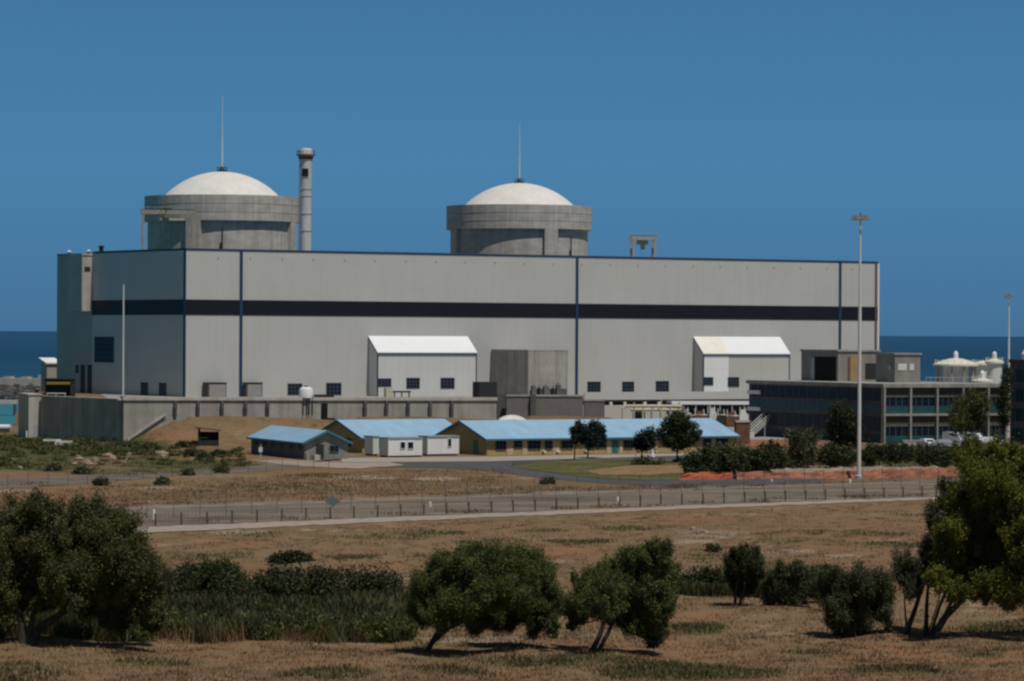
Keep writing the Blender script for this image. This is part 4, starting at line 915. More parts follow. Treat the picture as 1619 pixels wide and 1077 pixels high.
# ------------------------------------------------------------------ fences
def fence(pts, hgt, n, pm, label, pw=.09, lean=False, wires=9, dark_foot=False, vstep=.45):
    P0 = pts[0]; t = thing('perimeter_fence', (P0.x, P0.y, 0), 0, label, 'fence')
    seglen = [(pts[i+1]-pts[i]).length for i in range(len(pts)-1)]; tot = sum(seglen)
    def at(s):
        for i, l in enumerate(seglen):
            if s <= l or i == len(seglen)-1: return pts[i].lerp(pts[i+1], min(1, s/l))-P0
            s -= l
    base = None; rr = random.Random(n)
    for k in range(n):
        p = at(tot*k/(n-1)); z0 = float(H(p.x+P0.x, p.y+P0.y))
        if base is None:
            q = MB(); q.box(-pw, pw, -pw, pw, -.2, hgt)
            if lean: q.add([(-pw, -pw, hgt), (pw, -pw, hgt), (pw, pw, hgt), (-pw, pw, hgt), (-pw*.5, -.45, hgt+.4), (pw*.5, -.45, hgt+.4), (pw*.5, -.37, hgt+.42), (-pw*.5, -.37, hgt+.42)], [(0,1,5,4),(1,2,6,5),(2,3,7,6),(3,0,4,7),(4,5,6,7)])
            base = q.build('post', pm, t); o = base
        else: o = base.copy(); COL.objects.link(o); o.parent = t
        o.location = (p.x, p.y, z0); o.rotation_euler = (rr.uniform(-.015, .015), rr.uniform(-.02, .02), 0)
    q = MB(); m_ = n*2
    for k in range(m_-1):
        a = at(tot*k/(m_-1)); b = at(tot*(k+1)/(m_-1))
        for j in range(wires):
            z = .1+(hgt-.15)*j/(wires-1); q.tube(a+Vector((0, 0, z)), b+Vector((0, 0, z)), .008, n=3)
    s = 0
    while s < tot: a = at(s); q.tube(a+Vector((0, 0, .05)), a+Vector((0, 0, hgt)), .006, n=3); s += vstep
    q.build('wire_mesh', M['wire'], t)
    return t
g = lambda l: [G(x, y) for x, y in l]
fence(g([(130,838),(215,833.5),(620,817),(1040,800),(1480,784.5),(1600,780)]), 1.15, 44, M['post'], 'low outer fence of short dark posts along the pale verge', pw=.075, wires=5)
fence(g([(130,826),(230,820),(620,806),(1040,790),(1480,775),(1600,771)]), 2.35, 44, mat('thin_post', (.15, .148, .13), .7, .2, 1), 'taller wire fence with thin posts on the far side of the low fence', pw=.035, wires=12, lean=True)
fence(g([(-60,777),(0,774),(150,765),(260,755),(420,747),(520,741)]), 1.6, 22, mat('thin_post2', (.13, .13, .12), .7, .2, 1), 'faint wire fence along the dirt road at the left', pw=.03, wires=8)
# diamond road sign
b = G(526, 818); t = thing('road_sign', (b.x, b.y, 0), 0, 'grey diamond shaped sign seen from behind at the fence', 'sign')
q = MB(); q.tube((0, 0, -.1), (0, 0, 1.7), .05, n=8); q.build('post', M['steel'], t)
q = MB(); q.add([(0, -.06, 1.0), (.75, -.06, 1.5), (0, -.06, 2.0), (-.75, -.06, 1.5), (0, -.09, 1.0), (.75, -.09, 1.5), (0, -.09, 2.0), (-.75, -.09, 1.5)], [(3,2,1,0),(4,5,6,7),(0,1,5,4),(1,2,6,5),(2,3,7,6),(3,0,4,7)]); q.build('sign_plate', mat('sign_back', (.14, .17, .17), .5, .1, 2), t)
for px, py, h_, lab in ((680,802,.55,'small white marker post in the road, middle one'),(977,793,.5,'small white marker post in the road, right one'),(243,822,1.0,'white marker post beside the left tree at the fence'),(1344,764,.5,'small white marker post at the foot of the tall light mast'),(1220,762,.3,'tiny white marker on the road, left of the tall light mast'),(42,694,1.3,'small white marker post at the foot of the pump house')):
    b = G(px, py); t = thing('marker_post', (b.x, b.y, 0), 0, lab, 'marker', 'white marker posts')
    q = MB(); q.lathe([(.16, -.1), (.15, h_*.8), (.09, h_), (0, h_)], n=10); q.build('post', M['offw'], t, True)
    q = MB(); q.lathe([(.2, -.1), (.2, .06), (.12, .08)], n=10); q.build('base', M['concl'], t)
# ------------------------------------------------------------------ vegetation
def leafmesh(name, C, size, m, parent=None, loc=Vector((0, 0, 0)), updir=.0, aspect=.5, kind=None, arch=None):
    """one mesh of leaf quads at centres C (N,3)"""
    n = len(C); C = np.asarray(C)-np.array(loc)
    a = RNG.normal(size=(n, 3)); a[:, 2] += updir; a /= np.linalg.norm(a, axis=1)[:, None]
    b = np.cross(a, RNG.normal(size=(n, 3))); b /= np.linalg.norm(b, axis=1)[:, None]
    s = (np.asarray(size)*RNG.uniform(.6, 1.3, n))[:, None]
    v = np.stack([C-a*s, C+b*s*aspect, C+a*s, C-b*s*aspect], 1).reshape(-1, 3)
    f = np.arange(n*4).reshape(-1, 4)
    me = bpy.data.meshes.new(name); me.vertices.add(n*4); me.vertices.foreach_set('co', v.astype(np.float32).reshape(-1))
    me.loops.add(n*4); me.loops.foreach_set('vertex_index', f.reshape(-1).astype(np.int32)); me.polygons.add(n)
    me.polygons.foreach_set('loop_start', np.arange(0, n*4, 4, dtype=np.int32)); me.polygons.foreach_set('loop_total', np.full(n, 4, np.int32))
    me.update(calc_edges=True); me.materials.append(m)
    o = bpy.data.objects.new(name, me); COL.objects.link(o)
    if parent: o.parent = parent
    return o
def lobe_points(c, rad, nclump, nleaf, cr, strand=1.5, shell=.55):
    d = RNG.normal(size=(nclump, 3)); d /= np.linalg.norm(d, axis=1)[:, None]
    r = (shell+(1-shell)*RNG.random(nclump))[:, None]*(1+.10*RNG.normal(size=(nclump, 1)))
    cc = np.array(c)+d*r*np.array(rad)
    k = RNG.integers(max(3, nleaf//2), nleaf*3//2, nclump)
    cc = np.repeat(cc, k, 0); dd = np.repeat(d, k, 0)
    off = RNG.normal(size=cc.shape)*cr; off[:, 2] *= strand
    return cc+off+dd*np.abs(RNG.normal(size=(len(cc), 1)))*cr*.5
def tufted(c, rad, nleaf, strand):
    """a bough as many upswept leaf tufts with gaps between them"""
    c = np.array(c); rad = np.array(rad); n = max(14, int(26*(rad[0]*rad[2])**.5/.8))
    d = RNG.normal(size=(n, 3)); d[:, 1] *= 1.1; d /= np.linalg.norm(d, axis=1)[:, None]
    r = RNG.uniform(.4, .98, n)[:, None]; cc = c+d*r*rad
    m = float(rad.mean()); tr = np.clip(m*RNG.uniform(.2, .42, n), .12, .55)
    k = np.maximum(10, (nleaf*tr**2/np.sum(tr**2)).astype(int)); i = np.repeat(np.arange(n), k)
    e = RNG.normal(size=(len(i), 3)); e /= np.linalg.norm(e, axis=1)[:, None]
    q = RNG.random(len(i))[:, None]**.45
    ax = d*.5+np.array([.12, 0, .75]); ax /= np.linalg.norm(ax, axis=1)[:, None]
    u = RNG.normal(size=len(i))[:, None]
    off = e*q*tr[i][:, None]*.85+ax[i]*u*tr[i][:, None]*.55*strand
    return cc[i]+off
def tree(name, px, py, lobes, stems, leaf, label, cat, dens=1.0, lsize=.13, cr=.24, sr=(.16, .06), strand=1.5, d=None, group=None, spread=.75, shell=.55, crown='crown', bark='bark', deep=1.3, leaves=22):
    b = G(px, py) if d is None else P(px, py, d)
    zb = float(H(b.x, b.y)); b.z = zb
    t = thing(name, b, 0, label, cat, group); D = b.y; s = D/F
    pts = []; r3 = random.Random(px*7+py); big = max((lb[2]+lb[3])/2*s for lb in lobes)
    nl = []
    for lb in lobes:
        lb = list(lb)+[0]*(5-len(lb)); lb[4] += r3.uniform(-1, 1)*deep*min(1, big); nl.append(lb)
    lobes = nl
    for lb in lobes:
        x, y, rx, ry = lb[:4]; dy = lb[4]; k = lb[5] if len(lb) > 5 else 1
        c = P(x, y, D+dy); rad = (rx*s, (rx+ry)/2*s*spread*1.2, ry*s)
        vol = (rad[0]*rad[1]*rad[2])**(2/3)
        nc = max(6, int(26*vol*dens*k/(cr/.24)**2)); pts += [tufted(c, rad, int(nc*leaves*1.45), strand*.6)]+([lobe_points(c, [v_*.8 for v_ in rad], max(5, nc//3), leaves//2, cr*1.3, strand, .3)] if k >= .8 else []) if leaves > 30 else [lobe_points(c, rad, nc, leaves, cr, strand, shell)]
    pts = np.concatenate(pts); pts[:, 2] = np.maximum(pts[:, 2], zb+.08)
    leafmesh(crown, pts, lsize, LF[leaf], t, b, updir=.5)
    q = MB()
    for st in stems:
        pl = [P(x, y, D+(dd if dd else 0))-b for x, y, dd in [(p[0], p[1], p[2] if len(p) > 2 else 0) for p in st]]
        r0 = st[0][3] if len(st[0]) > 3 else sr[0]; n = len(pl)
        q.path(pl, [r0+(sr[1]-r0)*i/(n-1) for i in range(n)], 8)
    # twigs from stem ends into each lobe
    if stems:
        rr = random.Random(px)
        ends = [P(st[-1][0], st[-1][1], D)-b for st in stems]+[P(st[len(st)//2][0], st[len(st)//2][1], D)-b for st in stems]
        for lb in lobes:
            c = P(lb[0], lb[1], D+(lb[4] if len(lb) > 4 else 0))-b; e = min(ends, key=lambda q_: (q_-c).length)
            midp = e.lerp(c, .5)+Vector((rr.uniform(-.2, .2), rr.uniform(-.2, .2), rr.uniform(-.3, .1)))
            q.path([e, midp, c], [sr[1], sr[1]*.7, sr[1]*.3], 6)
            for _ in range(7):
                tip = c+Vector((rr.uniform(-1, 1)*lb[2]*s, rr.uniform(-1, 1)*lb[2]*s*.6, rr.uniform(-.6, .9)*lb[3]*s)); q.path([midp, midp.lerp(tip, .6), tip], [sr[1]*.5, sr[1]*.35, .01], 5)
        q.build('trunk', M[bark], t, True)
    return t
# foreground trees
tree('windswept_tree', 42, 1024, [(-95,880,75,75),(-40,860,70,70),(-20,925,60,50),(30,850,55,60),(55,815,40,32),(80,880,60,60,-1),(130,845,52,50),(150,815,40,30),(180,850,50,50),(205,890,48,55),(160,915,60,50,1),(110,925,50,38,-1),(228,935,36,50),(190,965,50,30,.5),(240,975,22,26),(20,935,45,35),(-60,960,60,35),(140,960,40,22,0,.6),(60,950,34,22,1,.6)],
 [[(36,1026,0,.34),(36,995,0),(28,960,0),(5,920,0)],[(46,1026,0,.3),(60,995,0),(105,965,0),(150,935,0),(190,900,0)],[(40,1020,0,.2),(50,985,0),(60,940,0),(75,890,0)]],
 'olive', 'largest dark green wind-bent tree at the left edge with a forked trunk', 'tree', dens=1.15, lsize=.07, cr=.17, leaves=85, deep=2.6)
tree('windswept_tree', 676, 1031, [(668,955,30,42),(690,925,38,42),(720,900,42,38),(765,888,48,30),(810,890,44,30),(845,905,30,36),(860,945,22,42),(800,930,50,42,-.8),(740,940,50,42,-.6),(700,970,34,28),(745,985,34,18),(800,975,45,28),(850,980,28,26),(875,990,10,16)],
 [[(674,1033,0,.17),(686,1010,0),(704,980,0),(730,940,0)],[(684,1016,0,.12),(720,985,0),(770,950,0)],[(690,1002,0,.1),(750,975,0),(820,940,0)]],
 'green', 'broad green wind-bent tree leaning right, middle of the foreground', 'tree', dens=1.2, lsize=.056, cr=.14, leaves=100, deep=2.2)
tree('windswept_tree', 936, 1036, [(1040,880,30,26),(1058,915,16,40),(1010,890,34,28),(975,905,34,30),(930,930,32,32),(955,945,38,36,-.6),(915,965,22,34),(1000,935,44,40,-.7),(1040,950,30,45),(1015,985,34,24),(1035,1010,24,18),(905,990,8,16),(985,968,30,20)],
 [[(932,1038,0,.17),(948,1005,0),(958,975,0),(985,935,0)],[(944,1034,0,.14),(962,1000,0),(975,965,0),(1015,920,0)],[(1040,1025,0,.05),(1043,990,0),(1040,950,0)],[(972,968,0,.08),(1000,1000,0),(1030,1015,0)]],
 'green', 'green wind-bent tree with twin leaning stems, right of the broad one', 'tree', dens=1.2, lsize=.056, cr=.14, leaves=100, deep=2.0)
tree('windswept_tree', 1474, 1010, [(1535,722,38,26,1),(1580,716,34,22,0),(1620,745,40,40,0),(1560,760,46,34,-1),(1520,790,28,36,0,.7),(1600,800,50,45,-1),(1545,815,45,38,-1),(1505,840,26,32,0),(1500,880,30,30,0),(1515,935,30,16,-1),(1560,935,30,18,-1),(1485,915,24,20,-.5,.8),(1520,870,42,40,-1),(1580,870,55,48,-1),(1640,850,50,70,0),(1535,915,38,24,0),(1590,925,50,26,0),(1640,930,50,30,0),(1680,800,50,80,1),(1610,955,40,10,0,.5)],
 [[(1473,1010,0,.24),(1495,975,0),(1525,945,0),(1580,900,0),(1620,830,0)],[(1470,1008,0,.1),(1485,960,0),(1510,900,0),(1540,820,0),(1560,750,0)],[(1488,985,0,.12),(1510,940,0),(1545,900,0),(1600,860,0)]],
 'bright', 'tall bright-topped tree with thick slanting stems at the right edge', 'tree', dens=1.1, lsize=.07, cr=.17, leaves=90, deep=2.4)
tree('windswept_tree', 1440, 1006, [(1470,868,24,28,1),(1488,838,20,30,1,.6),(1450,905,24,28,0,.8),(1428,900,18,36,0,.8),(1442,935,18,16,0,.7),(1478,900,24,26,0),(1495,785,16,38,2,.7),(1478,820,18,32,2,.7),(1500,918,24,20,1,.8)],
 [[(1432,1004,0,.17),(1448,960,0),(1462,915,0),(1476,860,1),(1494,770,2)],[(1464,1010,0,.16),(1465,960,0),(1468,915,0),(1482,850,1)],[(1434,1003,0,.07),(1430,950,0),(1434,905,0)],[(1466,1005,0,.05),(1484,950,0),(1492,900,0)],[(1462,915,0,.05),(1455,890,0),(1450,875,0)],[(1476,860,0,.05),(1478,800,1),(1484,745,2)]],
 'bush', 'thin dark greyish tree with upright stems leaning against the bright-topped tree', 'tree', dens=1.3, lsize=.06, cr=.16, leaves=70, deep=1.2, sr=(.15, .022))
tree('sapling', 1165, 961, [(1168,884,24,20),(1188,880,18,20),(1166,906,24,24),(1188,908,18,28),(1177,928,20,16),(1176,895,26,22)], [[(1163,962,0,.13),(1162,940,0),(1168,910,0)],[(1168,962,0,.12),(1174,940,0),(1184,905,0)]],
 'dark', 'small dark upright tree standing alone left of the round bushes', 'tree', dens=2.2, lsize=.062, cr=.15, leaves=60, sr=(.13, .05))
tree('bush', 1248, 963, [(1248,925,38,32),(1222,935,20,26),(1275,930,20,30),(1245,905,28,16)], [[(1246,964,0,.1),(1246,940,0)]], 'bush', 'round dull green bush between the small dark tree and the drooping bush', 'bush', dens=2.0, lsize=.062, cr=.16, leaves=60, deep=1.2)
tree('bush', 1340, 1003, [(1325,920,34,28),(1365,925,38,32),(1325,965,26,36),(1365,965,30,34),(1395,945,18,38),(1345,990,34,14),(1310,940,18,20),(1405,985,6,16)], [[(1335,1004,0,.1),(1338,970,0),(1350,930,0)],[(1355,1003,0,.08),(1362,960,0)]], 'bush', 'wide drooping bush left of the tall bright-topped tree', 'bush', dens=2.0, lsize=.062, cr=.16, leaves=60, deep=1.2)
tree('bush', 1295, 950, [(1290,925,22,28),(1300,905,20,12)], [], 'bush', 'thin greyish bush filling the gap between the two large round bushes', 'bush', dens=2.0, lsize=.062, cr=.16, leaves=60)
tree('bush', 1120, 938, [(1100,920,24,16),(1130,918,24,15),(1118,910,20,8)], [], 'dark', 'low dark bush at the edge of the reeds left of the small dark tree', 'bush', dens=1.8, lsize=.11, cr=.17)
tree('bush', 461, 893, [(445,885,18,7),(475,884,20,8),(460,881,20,8)], [], 'dark', 'flat dark bush lying alone in the brown field above the reeds', 'bush', dens=2.2, lsize=.12, cr=.14, strand=.8)
tree('bush', 1125, 873, [(1125,868,12,6)], [], 'bush', 'small round bush on the brown slope above the small dark tree', 'bush', dens=2.2, lsize=.12, cr=.13, strand=.8)
# lawn trees
tree('garden_tree', 908, 729, [(915,676,9,9),(908,684,6,8),(925,686,8,10),(914,695,8,7)], [[(908,730,0,.12),(909,710,0),(914,690,0)]], 'blue', 'small round-headed tree on the lawn, left one of the close pair', 'tree', dens=2.2, lsize=.17, cr=.22, sr=(.12, .05), strand=1)
tree('garden_tree', 930, 725, [(940,680,14,13),(935,695,14,10),(948,690,9,14)], [[(929,726,0,.12),(930,708,0),(938,690,0)]], 'blue', 'small round-headed tree on the lawn, right one of the close pair', 'tree', dens=2.4, lsize=.17, cr=.22, sr=(.12, .05), strand=1)
tree('garden_tree', 1016, 730, [(1018,692,12,11),(1026,688,9,10),(1012,702,11,9),(1024,703,10,8)], [[(1014,731,0,.12),(1015,712,0),(1018,700,0)]], 'blue', 'lowest round garden tree between the close pair and the big one', 'tree', dens=2.4, lsize=.17, cr=.22, sr=(.12, .05), strand=1)
tree('garden_tree', 1073, 732, [(1070,670,18,14),(1055,685,16,14),(1090,684,16,16),(1072,695,24,14),(1078,662,10,8)], [[(1070,733,0,.15),(1071,712,0),(1070,690,0)]], 'dark', 'biggest dark round garden tree in front of the long blue roof', 'tree', dens=2.4, lsize=.18, cr=.24, sr=(.15, .06), strand=1)
# hedge and shrubs by the office, right middle distance
SH = [(1020,736,[(1020,732,28,5)],'bush','low clipped hedge strip under the round garden trees',1.8),
 (1100,752,[(1095,735,16,15),(1115,728,18,20),(1100,745,18,7)],'dark','leftmost dark shrub of the hedge beside the orange netting',2),
 (1148,750,[(1135,725,20,22),(1160,722,18,24),(1148,740,26,10)],'bush','tall dull shrub directly below the right end of the long blue roof',2),
 (1190,748,[(1180,728,18,18),(1205,725,18,18),(1192,738,24,9)],'dark','dark shrub in front of the steel stair foot',2),
 (1228,746,[(1225,722,18,22),(1240,735,14,10)],'dark','dark round shrub right of the stair foot shrub',2),
 (1268,740,[(1268,705,22,24),(1255,690,14,12),(1282,690,14,12),(1268,725,20,14)],'bush','tall greyish feathery shrub before the dark office end wall',1.3),
 (1320,740,[(1310,720,20,16),(1335,722,20,14)],'dark','dark hedge shrub left of the tall light mast foot',2.2),
 (1390,738,[(1375,718,18,15),(1405,716,20,15),(1430,716,18,14)],'dark','dark hedge shrub right of the tall light mast foot',2.2),
 (1470,742,[(1462,722,14,16),(1488,728,16,16)],'dark','dark hedge shrub in front of the parked white cars',2),
 (1335,716,[(1330,655,16,20),(1345,670,16,18),(1325,680,18,18),(1338,698,20,14)],'dark','dark tree against the office end wall, behind the tall light mast',1.7),
 (1525,708,[(1535,640,20,22),(1555,635,14,16),(1518,655,18,20),(1540,665,20,18),(1515,672,12,14)],'olive','loose dark green tree in front of the office grid',1.1),
 (1588,708,[(1588,640,8,40),(1592,600,6,24)],'dark','thin dark tree in the gap between the two office blocks',1.5)]
for px, py, lo, lf, lab, dn in SH:
    st = [[(px, py, 0, .12), (px, py-14, 0), (lo[0][0], lo[0][1], 0)]]
    tree('shrub' if 'tree' not in lab.split(' in ')[0].split(' against')[0] else 'background_tree', px, py, lo, st, lf, lab, 'tree' if 'tree ' in lab[:25] else 'shrub', dens=dn, lsize=.17, cr=.25, strand=1.1, sr=(.12, .05))
# small bushes on the dry field
SB = [(160,768,14,'dark tuft bush on the field, just above the top of the left tree'),(350,748,12,'small dark bush beside the dirt road, right of two'),(297,752,11,'small dark bush beside the dirt road, left of two'),(257,767,12,'low olive bush below the dirt road'),(865,766,11,'small dark bush by the fence below the lawn'),(130,750,16,'dark bush at the rock piles, near the dirt road'),(85,745,14,'dark bush at the left of the dirt road'),
 (302,722,12,'left bush of the three below the field shelter'),(322,726,11,'middle bush of the three below the field shelter'),(345,722,12,'right bush of the three below the field shelter'),(290,708,14,'low green bush left of the field shelter foot'),(240,712,12,'low green bush at the foot of the soil bank')]
for px, py, wd, lab in SB:
    tree('bush', px, py, [(px-wd*.4, py-4, wd*.5, 4), (px+wd*.4, py-4.5, wd*.5, 4.5), (px, py-6, wd*.5, 4)], [], 'bush', lab, 'bush', dens=2.4, lsize=.15, cr=.18, strand=.7, group='bushes on the dry field')
# ---- countless ground cover as stuff
def field(name, n, poly_fn, m, hmin, hmax, wid, label, cat, lean=.25, per=1):
    pts = poly_fn(n); k = len(pts); X, Y = pts[:, 0], pts[:, 1]; Z = H(X, Y)
    a = RNG.uniform(0, 2*PI, k); hh = RNG.uniform(hmin, hmax, k); wv = wid*RNG.uniform(.6, 1.4, k)
    dx, dy = np.cos(a)*wv, np.sin(a)*wv; lx, ly = RNG.normal(size=k)*lean*hh, RNG.normal(size=k)*lean*hh
    v = np.stack([np.stack([X-dx, Y-dy, Z-.03], -1), np.stack([X+dx, Y+dy, Z-.03], -1), np.stack([X+dx*.5+lx, Y+dy*.5+ly, Z+hh], -1), np.stack([X-dx*.5+lx*.9, Y-dy*.5+ly*.9, Z+hh*.93], -1)], 1).reshape(-1, 3)
    me = bpy.data.meshes.new(name); me.vertices.add(k*4); me.vertices.foreach_set('co', v.astype(np.float32).reshape(-1))
    me.loops.add(k*4); me.loops.foreach_set('vertex_index', np.arange(k*4, dtype=np.int32)); me.polygons.add(k)
    me.polygons.foreach_set('loop_start', np.arange(0, k*4, 4, dtype=np.int32)); me.polygons.foreach_set('loop_total', np.full(k, 4, np.int32))
    me.update(calc_edges=True); me.materials.append(m); o = bpy.data.objects.new(name, me); COL.objects.link(o); tag(o, label, cat, kind='stuff')
def px_region(x0, x1, y0, y1, clump=0, fn=None, nclump=0, cs=.5):
    def f(n):
        if nclump:
            cx = RNG.uniform(x0, x1, nclump); cy = RNG.uniform(y0, y1, nclump)
            if fn is not None: k = fn(cx, cy); cx, cy = cx[k], cy[k]
            i = RNG.integers(0, len(cx), n); px, py = cx[i], cy[i]
        else:
            px = RNG.uniform(x0, x1, n); py = RNG.uniform(y0, y1, n)
            if fn is not None: k = fn(px, py); px, py = px[k], py[k]
        d = CAMZ*F/(py-527.5-(px-CX)*.0055); X = (px-CX)/F*d
        if nclump: X = X+RNG.normal(size=len(X))*cs; d = d+RNG.normal(size=len(X))*cs
        return np.stack([X, d], -1)
    return f
def reedfn(px, py): return (py < 1014-6*np.sin(px*.03)) & ((px < 640+20*np.sin(py)) | (py < 975)) & ((px < 1060) | (py < 965))
def reedw(px0, px1, py0, py1): return px_region(px0, px1, py0, py1, fn=reedfn)
field('reeds', 60000, reedw(-140, 1070, 962, 1014), LF['reed'], .35, 1.35, .045, 'dense olive green reed bed behind the foreground trees', 'reeds', lean=.32)
field('dry_reeds', 9000, px_region(-140, 640, 966, 1016, nclump=420, cs=.5), LF['dry'], .3, 1.1, .018, 'straw coloured dry stalks scattered through the reed bed', 'reeds', lean=.2)
field('reeds', 9000, px_region(1060, 1215, 925, 942), LF['reed'], .3, 1.0, .06, 'short green reeds behind the small dark tree', 'reeds', lean=.2)
# darker thicket rows inside the reed bed
tk = [(px, 965+random.uniform(-8, 4)) for px in range(-60, 640, 26)]
pts = []
for px, py in tk:
    b = G(px, py); s = b.y/F; c = (b.x, b.y, random.uniform(1.2, 1.9)); pts.append(lobe_points(c, (random.uniform(.8, 1.3), 1.2, random.uniform(.6, 1.0)), 60, 22, .18, 1.3))
for px, py, zc in [(345,962,2.2),(330,960,2.0),(365,962,2.0),(440,965,1.9),(300,962,1.9)]:
    b = G(px, py); pts.append(lobe_points((b.x, b.y, zc), (.9, 1, .7), 60, 22, .17, 1.2))
o = leafmesh('thicket', np.concatenate(pts), .11, LF['dark'], None, Vector((0, 0, 0)), updir=.6); tag(o, 'dark leafy thicket rising along the back of the reed bed', 'thicket', kind='stuff')
pts = []
for k in range(34):
    px = random.uniform(-60, 640); py = random.uniform(985, 1014); b = G(px, py); q_ = random.uniform(.35, .9); pts.append(lobe_points((b.x, b.y, q_*.6), (q_*1.3, .8, q_*.75), 34, 20, .15, 1))
for px, py, zc, rr in [(280,1008,.5,.8),(260,1000,.7,.7),(330,1004,.5,1.0),(390,1006,.5,.9),(450,1004,.6,1.0),(520,1006,.5,.8),(590,1004,.5,.8),(200,1006,.4,.7),(230,1012,.3,.6)]:
    b = G(px, py); pts.append(lobe_points((b.x, b.y, zc), (rr, .8, .5), 45, 20, .16, 1))
o = leafmesh('undergrowth', np.concatenate(pts), .10, LF['green'], None, Vector((0, 0, 0)), updir=.6); tag(o, 'rounded olive undergrowth along the near edge of the reeds', 'undergrowth', kind='stuff')
def gfn(px, py): return ~((px < 650) & (py < 1014) & (py > 935)) & (py > 846-(px-215)*.0423)
field('dry_grass', 125000, px_region(-120, 1740, 785, 1110, fn=gfn, nclump=9000, cs=.35), LF['dry'], .04, .20, .024, 'dry brown grass tufts over the foreground field', 'grass', lean=.5)
def midfn(px, py): yl = py+(px-600)*.028; return (yl < 783) & (yl > 746) & ~((px > 800) & (py < 770)) & ~((px < 520) & (py > 738+(520-px)*.03) & (py < 748+(520-px)*.06))
field('dry_grass', 16000, px_region(-120, 1060, 738, 800, fn=midfn, nclump=5000, cs=.7), LF['dry'], .06, .25, .04, 'dry brown grass tufts between the fence and the barracks', 'grass', lean=.5)
field('verge_grass', 9000, px_region(-120, 1560, 745, 836, fn=lambda x, y: (np.abs(y-(797-(x-230)*.031)) < 4) | (np.abs(y-(829-(x-230)*.0375)) < 2.5), nclump=900, cs=.8), LF['dry'], .06, .3, .04, 'sparse dry tufts creeping onto the edges of the road', 'grass', lean=.6)
def ggfn(px, py): return attr_mask(GREEN, px, py) > .35+.4*RNG.random(len(px))
field('green_weeds', 52000, px_region(-100, 1700, 690, 1100, fn=ggfn, nclump=60000, cs=.5), LF['weed'], .04, .28, .035, 'patches of low green weeds on the dry field', 'weeds', lean=.6)
field('lawn_grass', 9000, px_region(810, 1090, 729, 756, fn=lambda x, y: (y > 731) & (y < 736+(x-806)*.14) & (y < 757)), LF['lawn'], .05, .16, .05, 'short lawn grass on the road island', 'grass', lean=.5)
# scrub at left middle distance
pts = []
rr = random.Random(21)
for k in range(105):
    px = rr.uniform(-80, 235); py = rr.uniform(694, 740) if px < 100 else rr.uniform(698, 722)
    b = G(px, py); r_ = rr.uniform(.4, 1.1); pts.append(lobe_points((b.x, b.y, r_*.35), (r_*1.6, r_, r_*.4), 16, 14, .25, .7))
for k in range(46):
    px = rr.uniform(235, 395); py = rr.uniform(708, 738); b = G(px, py); r_ = rr.uniform(.25, .6); pts.append(lobe_points((b.x, b.y, r_*.3), (r_*1.8, r_, r_*.4), 9, 12, .2, .6))
o = leafmesh('scrub', np.concatenate(pts), .17, LF['olive'], None, Vector((0, 0, 0)), updir=.4); tag(o, 'low grey-green coastal scrub below the dark bunker wall end', 'scrub', kind='stuff')
# shrubs beneath hedge line as mass between office and road
pts = []
for k in range(60):
    px = rr.uniform(1075, 1700); py = rr.uniform(712, 738) if px > 1250 else rr.uniform(728, 742); b = G(px, py); r_ = rr.uniform(.5, 1.0)
    pts.append(lobe_points((b.x, b.y, r_*.5), (r_*1.5, r_, r_*.6), 16, 14, .26, .8))
o = leafmesh('ground_cover', np.concatenate(pts), .2, LF['dark'], None, Vector((0, 0, 0)), updir=.4); tag(o, 'dark ground cover along the hedge before the office', 'ground cover', kind='stuff')
# ------------------------------------------------------------------ rocks, slabs
def rockmesh(c, sx, sy, sz, seed, m, name, parent=None):
    import bmesh
    bm = bmesh.new(); bmesh.ops.create_icosphere(bm, subdivisions=2, radius=1); r = random.Random(seed)
    ph = [r.uniform(0, 6) for _ in range(6)]
    for v in bm.verts:
        k = 1+.22*math.sin(v.co.x*3+ph[0])*math.cos(v.co.y*4+ph[1])+.15*math.sin(v.co.z*5+ph[2])+r.uniform(-.08, .08)
        v.co = Vector((v.co.x*sx*k, v.co.y*sy*k, v.co.z*sz*k))
    me = bpy.data.meshes.new(name); bm.to_mesh(me); bm.free(); me.materials.append(m); o = bpy.data.objects.new(name, me); COL.objects.link(o); o.location = c
    if parent: o.parent = parent
    return o
RK = [(124,728,1.0,.6,'rock','pale sandy rock at the back of the left rock heap'),(142,738,1.1,.5,'rock','pale sandy rock at the front of the left rock heap'),(160,735,.8,.4,'rockd','brown rock at the front right of the left rock heap'),(170,722,1.1,.5,'rock','tan rock behind the brown row'),
 (185,733,1.0,.45,'rockd','brown rock in front of the brown row'),(203,721,.9,.4,'rock','tan rock behind the right end of the brown row'),(135,733,1.3,.55,'rock','pale sandy rock heap, largest one at the left rock piles'),(150,730,.9,.5,'rock','pale sandy rock right against the largest heap'),(118,735,.7,.35,'rock','low pale rock left of the largest heap'),
 (165,729,1.0,.45,'rockd','dark brown rock in the row right of the pale heap, first'),(178,727,1.0,.5,'rock','pale capped rock in the middle of the brown row'),(192,727,.9,.45,'rockd','dark brown rock in the row right of the pale heap, second'),(208,727,.9,.35,'rockd','flat dark rock at the right end of the brown row'),
 (258,724,1.0,.4,'rock','single pale rock lying alone between the rock row and the shelter'),(32,741,.6,.3,'rock','small pale stone at the far left below the scrub'),
 (1095,838,.7,.25,'rock','pale stone among dead branches on the right slope'),(1148,830,.35,.2,'rock','tiny white stone on the slope right of the dead branches'),(1298,746,.5,.25,'rock','white stone on the sand behind the netting')]
for i, (px, py, w_, h_, mm, lab) in enumerate(RK):
    b = G(px, py); o = rockmesh((b.x, b.y, h_*.35), w_*(b.y/540 if py > 800 else 1)*.6, w_*.6, h_*.75, i, M[mm], 'rock'); tag(o, lab, 'rock', 'rocks on the field')
